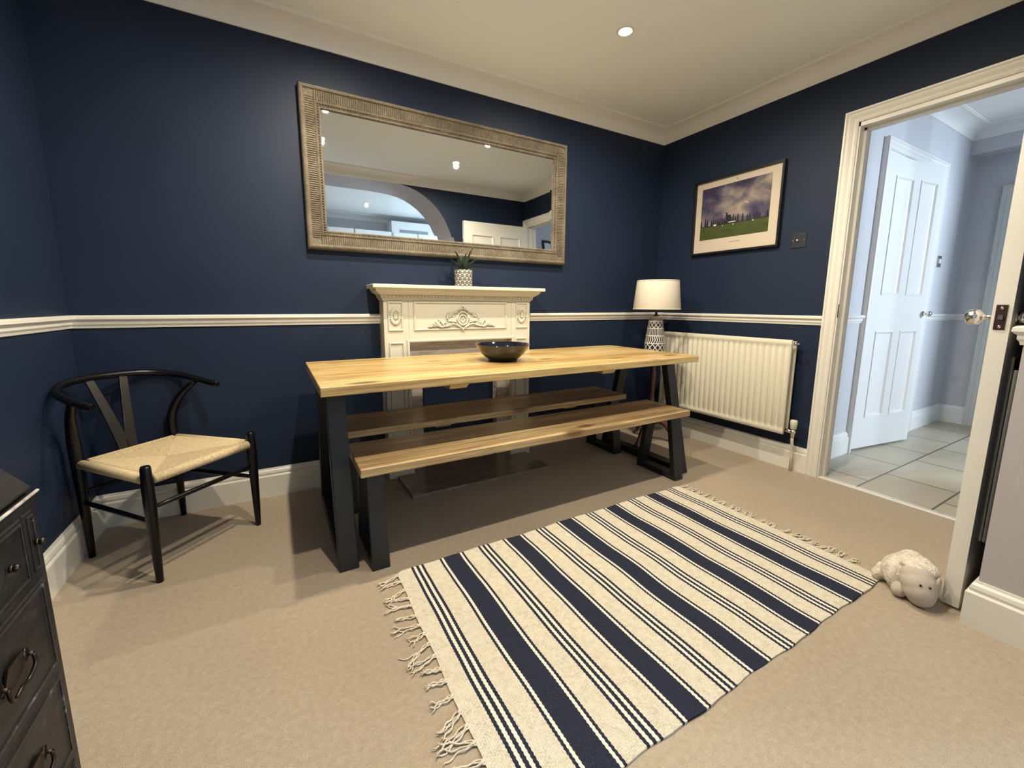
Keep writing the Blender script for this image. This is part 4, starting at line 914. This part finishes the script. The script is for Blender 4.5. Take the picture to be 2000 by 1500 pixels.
def drawer(y0, y1, z0, z1, handle, name='drawer'):
    b = MB(); prof = [(0, 0.002), (0, 0.0035), (0.002, 0.0050), (0.010, 0.0050), (0.013, 0.0042)]
    rings = [[(BX1-0.004+h, y0+i_, z0+i_), (BX1-0.004+h, y1-i_, z0+i_), (BX1-0.004+h, y1-i_, z1-i_), (BX1-0.004+h, y0+i_, z1-i_)] for i_, h in prof]
    b.loft(rings, True, True); dr = b.build(name, BUR, t, bevel=0.0015)
    b = MB()
    mould(b, [(y0+0.006, z0+0.006), (y1-0.006, z0+0.006), (y1-0.006, z1-0.006), (y0+0.006, z1-0.006)], [(0, 0), (0, 0.0028), (0.003, 0.0028), (0.003, 0)], 1, lambda a, c, h: (BX1-0.0002+h, a, c), loop=True)
    b.build('worn_bead', WORN, dr)
    zc = (z0+z1)/2
    if handle == 'knob':
        knob(dr, (BX1+0.004, (y0+y1)/2 if y1-y0 < .08 else y1-0.055, zc), (1, 0, 0), 0.0055, 0.006, 'knob', BRZ2)
    elif handle == 'bail':
        for yc in (y1-0.115, y0+0.115):
            b = MB()
            for s_ in (-1, 1):
                b.ball((BX1+0.002, yc+s_*0.034, zc+0.004), 0.003, 0.009, 0.011, 10, 6); b.tube([(BX1, yc+s_*0.034, zc+0.004), (BX1+0.010, yc+s_*0.034, zc+0.004)], 0.003, 8)
            b.hexa([(BX1, yc-0.03, zc-0.010), (BX1+0.003, yc-0.03, zc-0.010), (BX1+0.003, yc+0.03, zc-0.010), (BX1+0.003, yc+0.03, zc-0.010)], [(BX1+0.003, yc-0.018, zc+0.022), (BX1+0.006, yc-0.018, zc+0.022), (BX1+0.006, yc+0.018, zc+0.022), (BX1+0.003, yc+0.018, zc+0.022)])
            hp = b.build('handle_plate', BRZ2, dr)
            MB().tube(ip([(BX1+0.009, yc-0.034, zc+0.004), (BX1+0.010, yc-0.033, zc-0.012), (BX1+0.007, yc-0.018, zc-0.025), (BX1+0.007, yc, zc-0.022), (BX1+0.007, yc+0.018, zc-0.025), (BX1+0.010, yc+0.033, zc-0.012), (BX1+0.009, yc+0.034, zc+0.004)], 4), 0.0026, 8).build('bail_handle', BRZ2, dr)
drawer(BY1-0.048, BY1-0.018, 0.600, 0.700, 'knob', 'loper')
drawer(BY0+0.012, BY0+0.046, 0.600, 0.700, 'knob', 'loper')
drawer(BY0+0.052, BY1-0.053, 0.598, 0.700, 'knob')
for z0, z1 in ((0.432, 0.585), (0.265, 0.418), (0.100, 0.250)): drawer(BY0+0.022, BY1-0.022, z0, z1, 'bail')
MB().box(BX0, BX1+0.003, BY0-0.004, BY1+0.002, 0.0, 0.085).build('plinth', BUR, t, bevel=0.006)

# ------------------------------------------------------------------ toy sheep door stop
SX, SY = -0.880, -1.985
def blob(parts, name, mt, parent, vox=0.005, sm=4):
    b = MB()
    for p in parts: b.ball(*p)
    o = b.build(name, mt, parent)
    r_ = o.modifiers.new('remesh', 'REMESH'); r_.mode = 'VOXEL'; r_.voxel_size = vox; r_.use_smooth_shade = True
    s_ = o.modifiers.new('smooth', 'SMOOTH'); s_.factor = 0.5; s_.iterations = sm
    return o
g = G('cream_fleece', 0.95); fz = g.noise(g.tc.outputs['Object'], 170, 4); fz2 = g.noise(g.tc.outputs['Object'], 45, 2)
g.color(g.ramp(g.m('ADD', g.m('MULTIPLY', fz, 0.5), g.m('MULTIPLY', fz2, 0.5)), [(0.36, (0.50, 0.42, 0.33)), (0.58, (0.72, 0.66, 0.56))])); g.bump(g.m('ADD', fz, fz2), 0.8, 0.006); FLEECE = g.M
FELT = mat('pale_grey_felt', (0.46, 0.40, 0.335), 0.9, var=0.06, vscale=40, bump=0.25, bscale=400)
t = thing('toy_sheep', 'cream fleece toy sheep slumped on the carpet against the open door', 'toy', (SX, SY, 0))
dF = (Vector((CAM.x, CAM.y, 0))-Vector((SX, SY, 0))).normalized(); dR = Vector((-dF.y, dF.x, 0))      # towards the room centre / to its left
blob([((-0.850, -1.985, 0.075), 0.060, 0.062, 0.066), ((-0.862, -1.950, 0.060), 0.052, 0.042, 0.058), ((-0.852, -1.985, 0.120), 0.038, 0.036, 0.030),
      ((-0.862, -2.015, 0.118), 0.036, 0.034, 0.026), ((-0.872, -2.040, 0.110), 0.032, 0.030, 0.024), ((-0.900, -2.010, 0.118), 0.026, 0.040, 0.018), ((-0.845, -2.010, 0.060), 0.045, 0.040, 0.058), ((-0.900, -1.965, 0.055), 0.030, 0.030, 0.050)], 'body', FLEECE, t)
hd = blob([((-0.905, -2.020, 0.096), 0.046, 0.046, 0.034), ((-0.917, -2.028, 0.076), 0.050, 0.050, 0.044), ((-0.926, -2.036, 0.056), 0.046, 0.046, 0.046), ((-0.928, -2.040, 0.042), 0.038, 0.040, 0.040)], 'head', FELT, t, 0.004, 8)
for c_ in ((-0.9610, -2.0450, 0.091), (-0.9510, -2.0660, 0.091)):
    MB().ball(c_, 0.0036, 0.0036, 0.0036, 12, 8).build('eye', BLACK, hd)
blob([((-0.896, -2.072, 0.085), 0.016, 0.007, 0.030), ((-0.893, -2.070, 0.062), 0.013, 0.006, 0.022)], 'ear', FELT, t, 0.003, 3)
blob([((-0.890, -1.975, 0.088), 0.012, 0.010, 0.030)], 'ear', FELT, t, 0.003, 3)
blob([((-0.925, -1.985, 0.027), 0.030, 0.024, 0.026), ((-0.905, -1.982, 0.035), 0.028, 0.024, 0.028)], 'foot', FELT, t)
blob([((-0.878, -1.908, 0.026), 0.022, 0.020, 0.025), ((-0.868, -1.912, 0.052), 0.017, 0.016, 0.020), ((-0.862, -1.920, 0.035), 0.025, 0.022, 0.030)], 'foot', FLEECE, t)

# slim grey bar on the wall behind the open door
DG = mat('dull_grey_metal', (0.07, 0.072, 0.07), 0.6)
o = MB().tube([(-0.866, -2.1490, 0.275), (-0.866, -2.1490, 0.83)], 0.0062, 14).build('wall_bar', DG, None, loc=(-0.866, -2.149, 0.275), bevel=0.002)
tag(o, 'slim dull grey vertical bar on the dark wall behind the open door', 'bar')
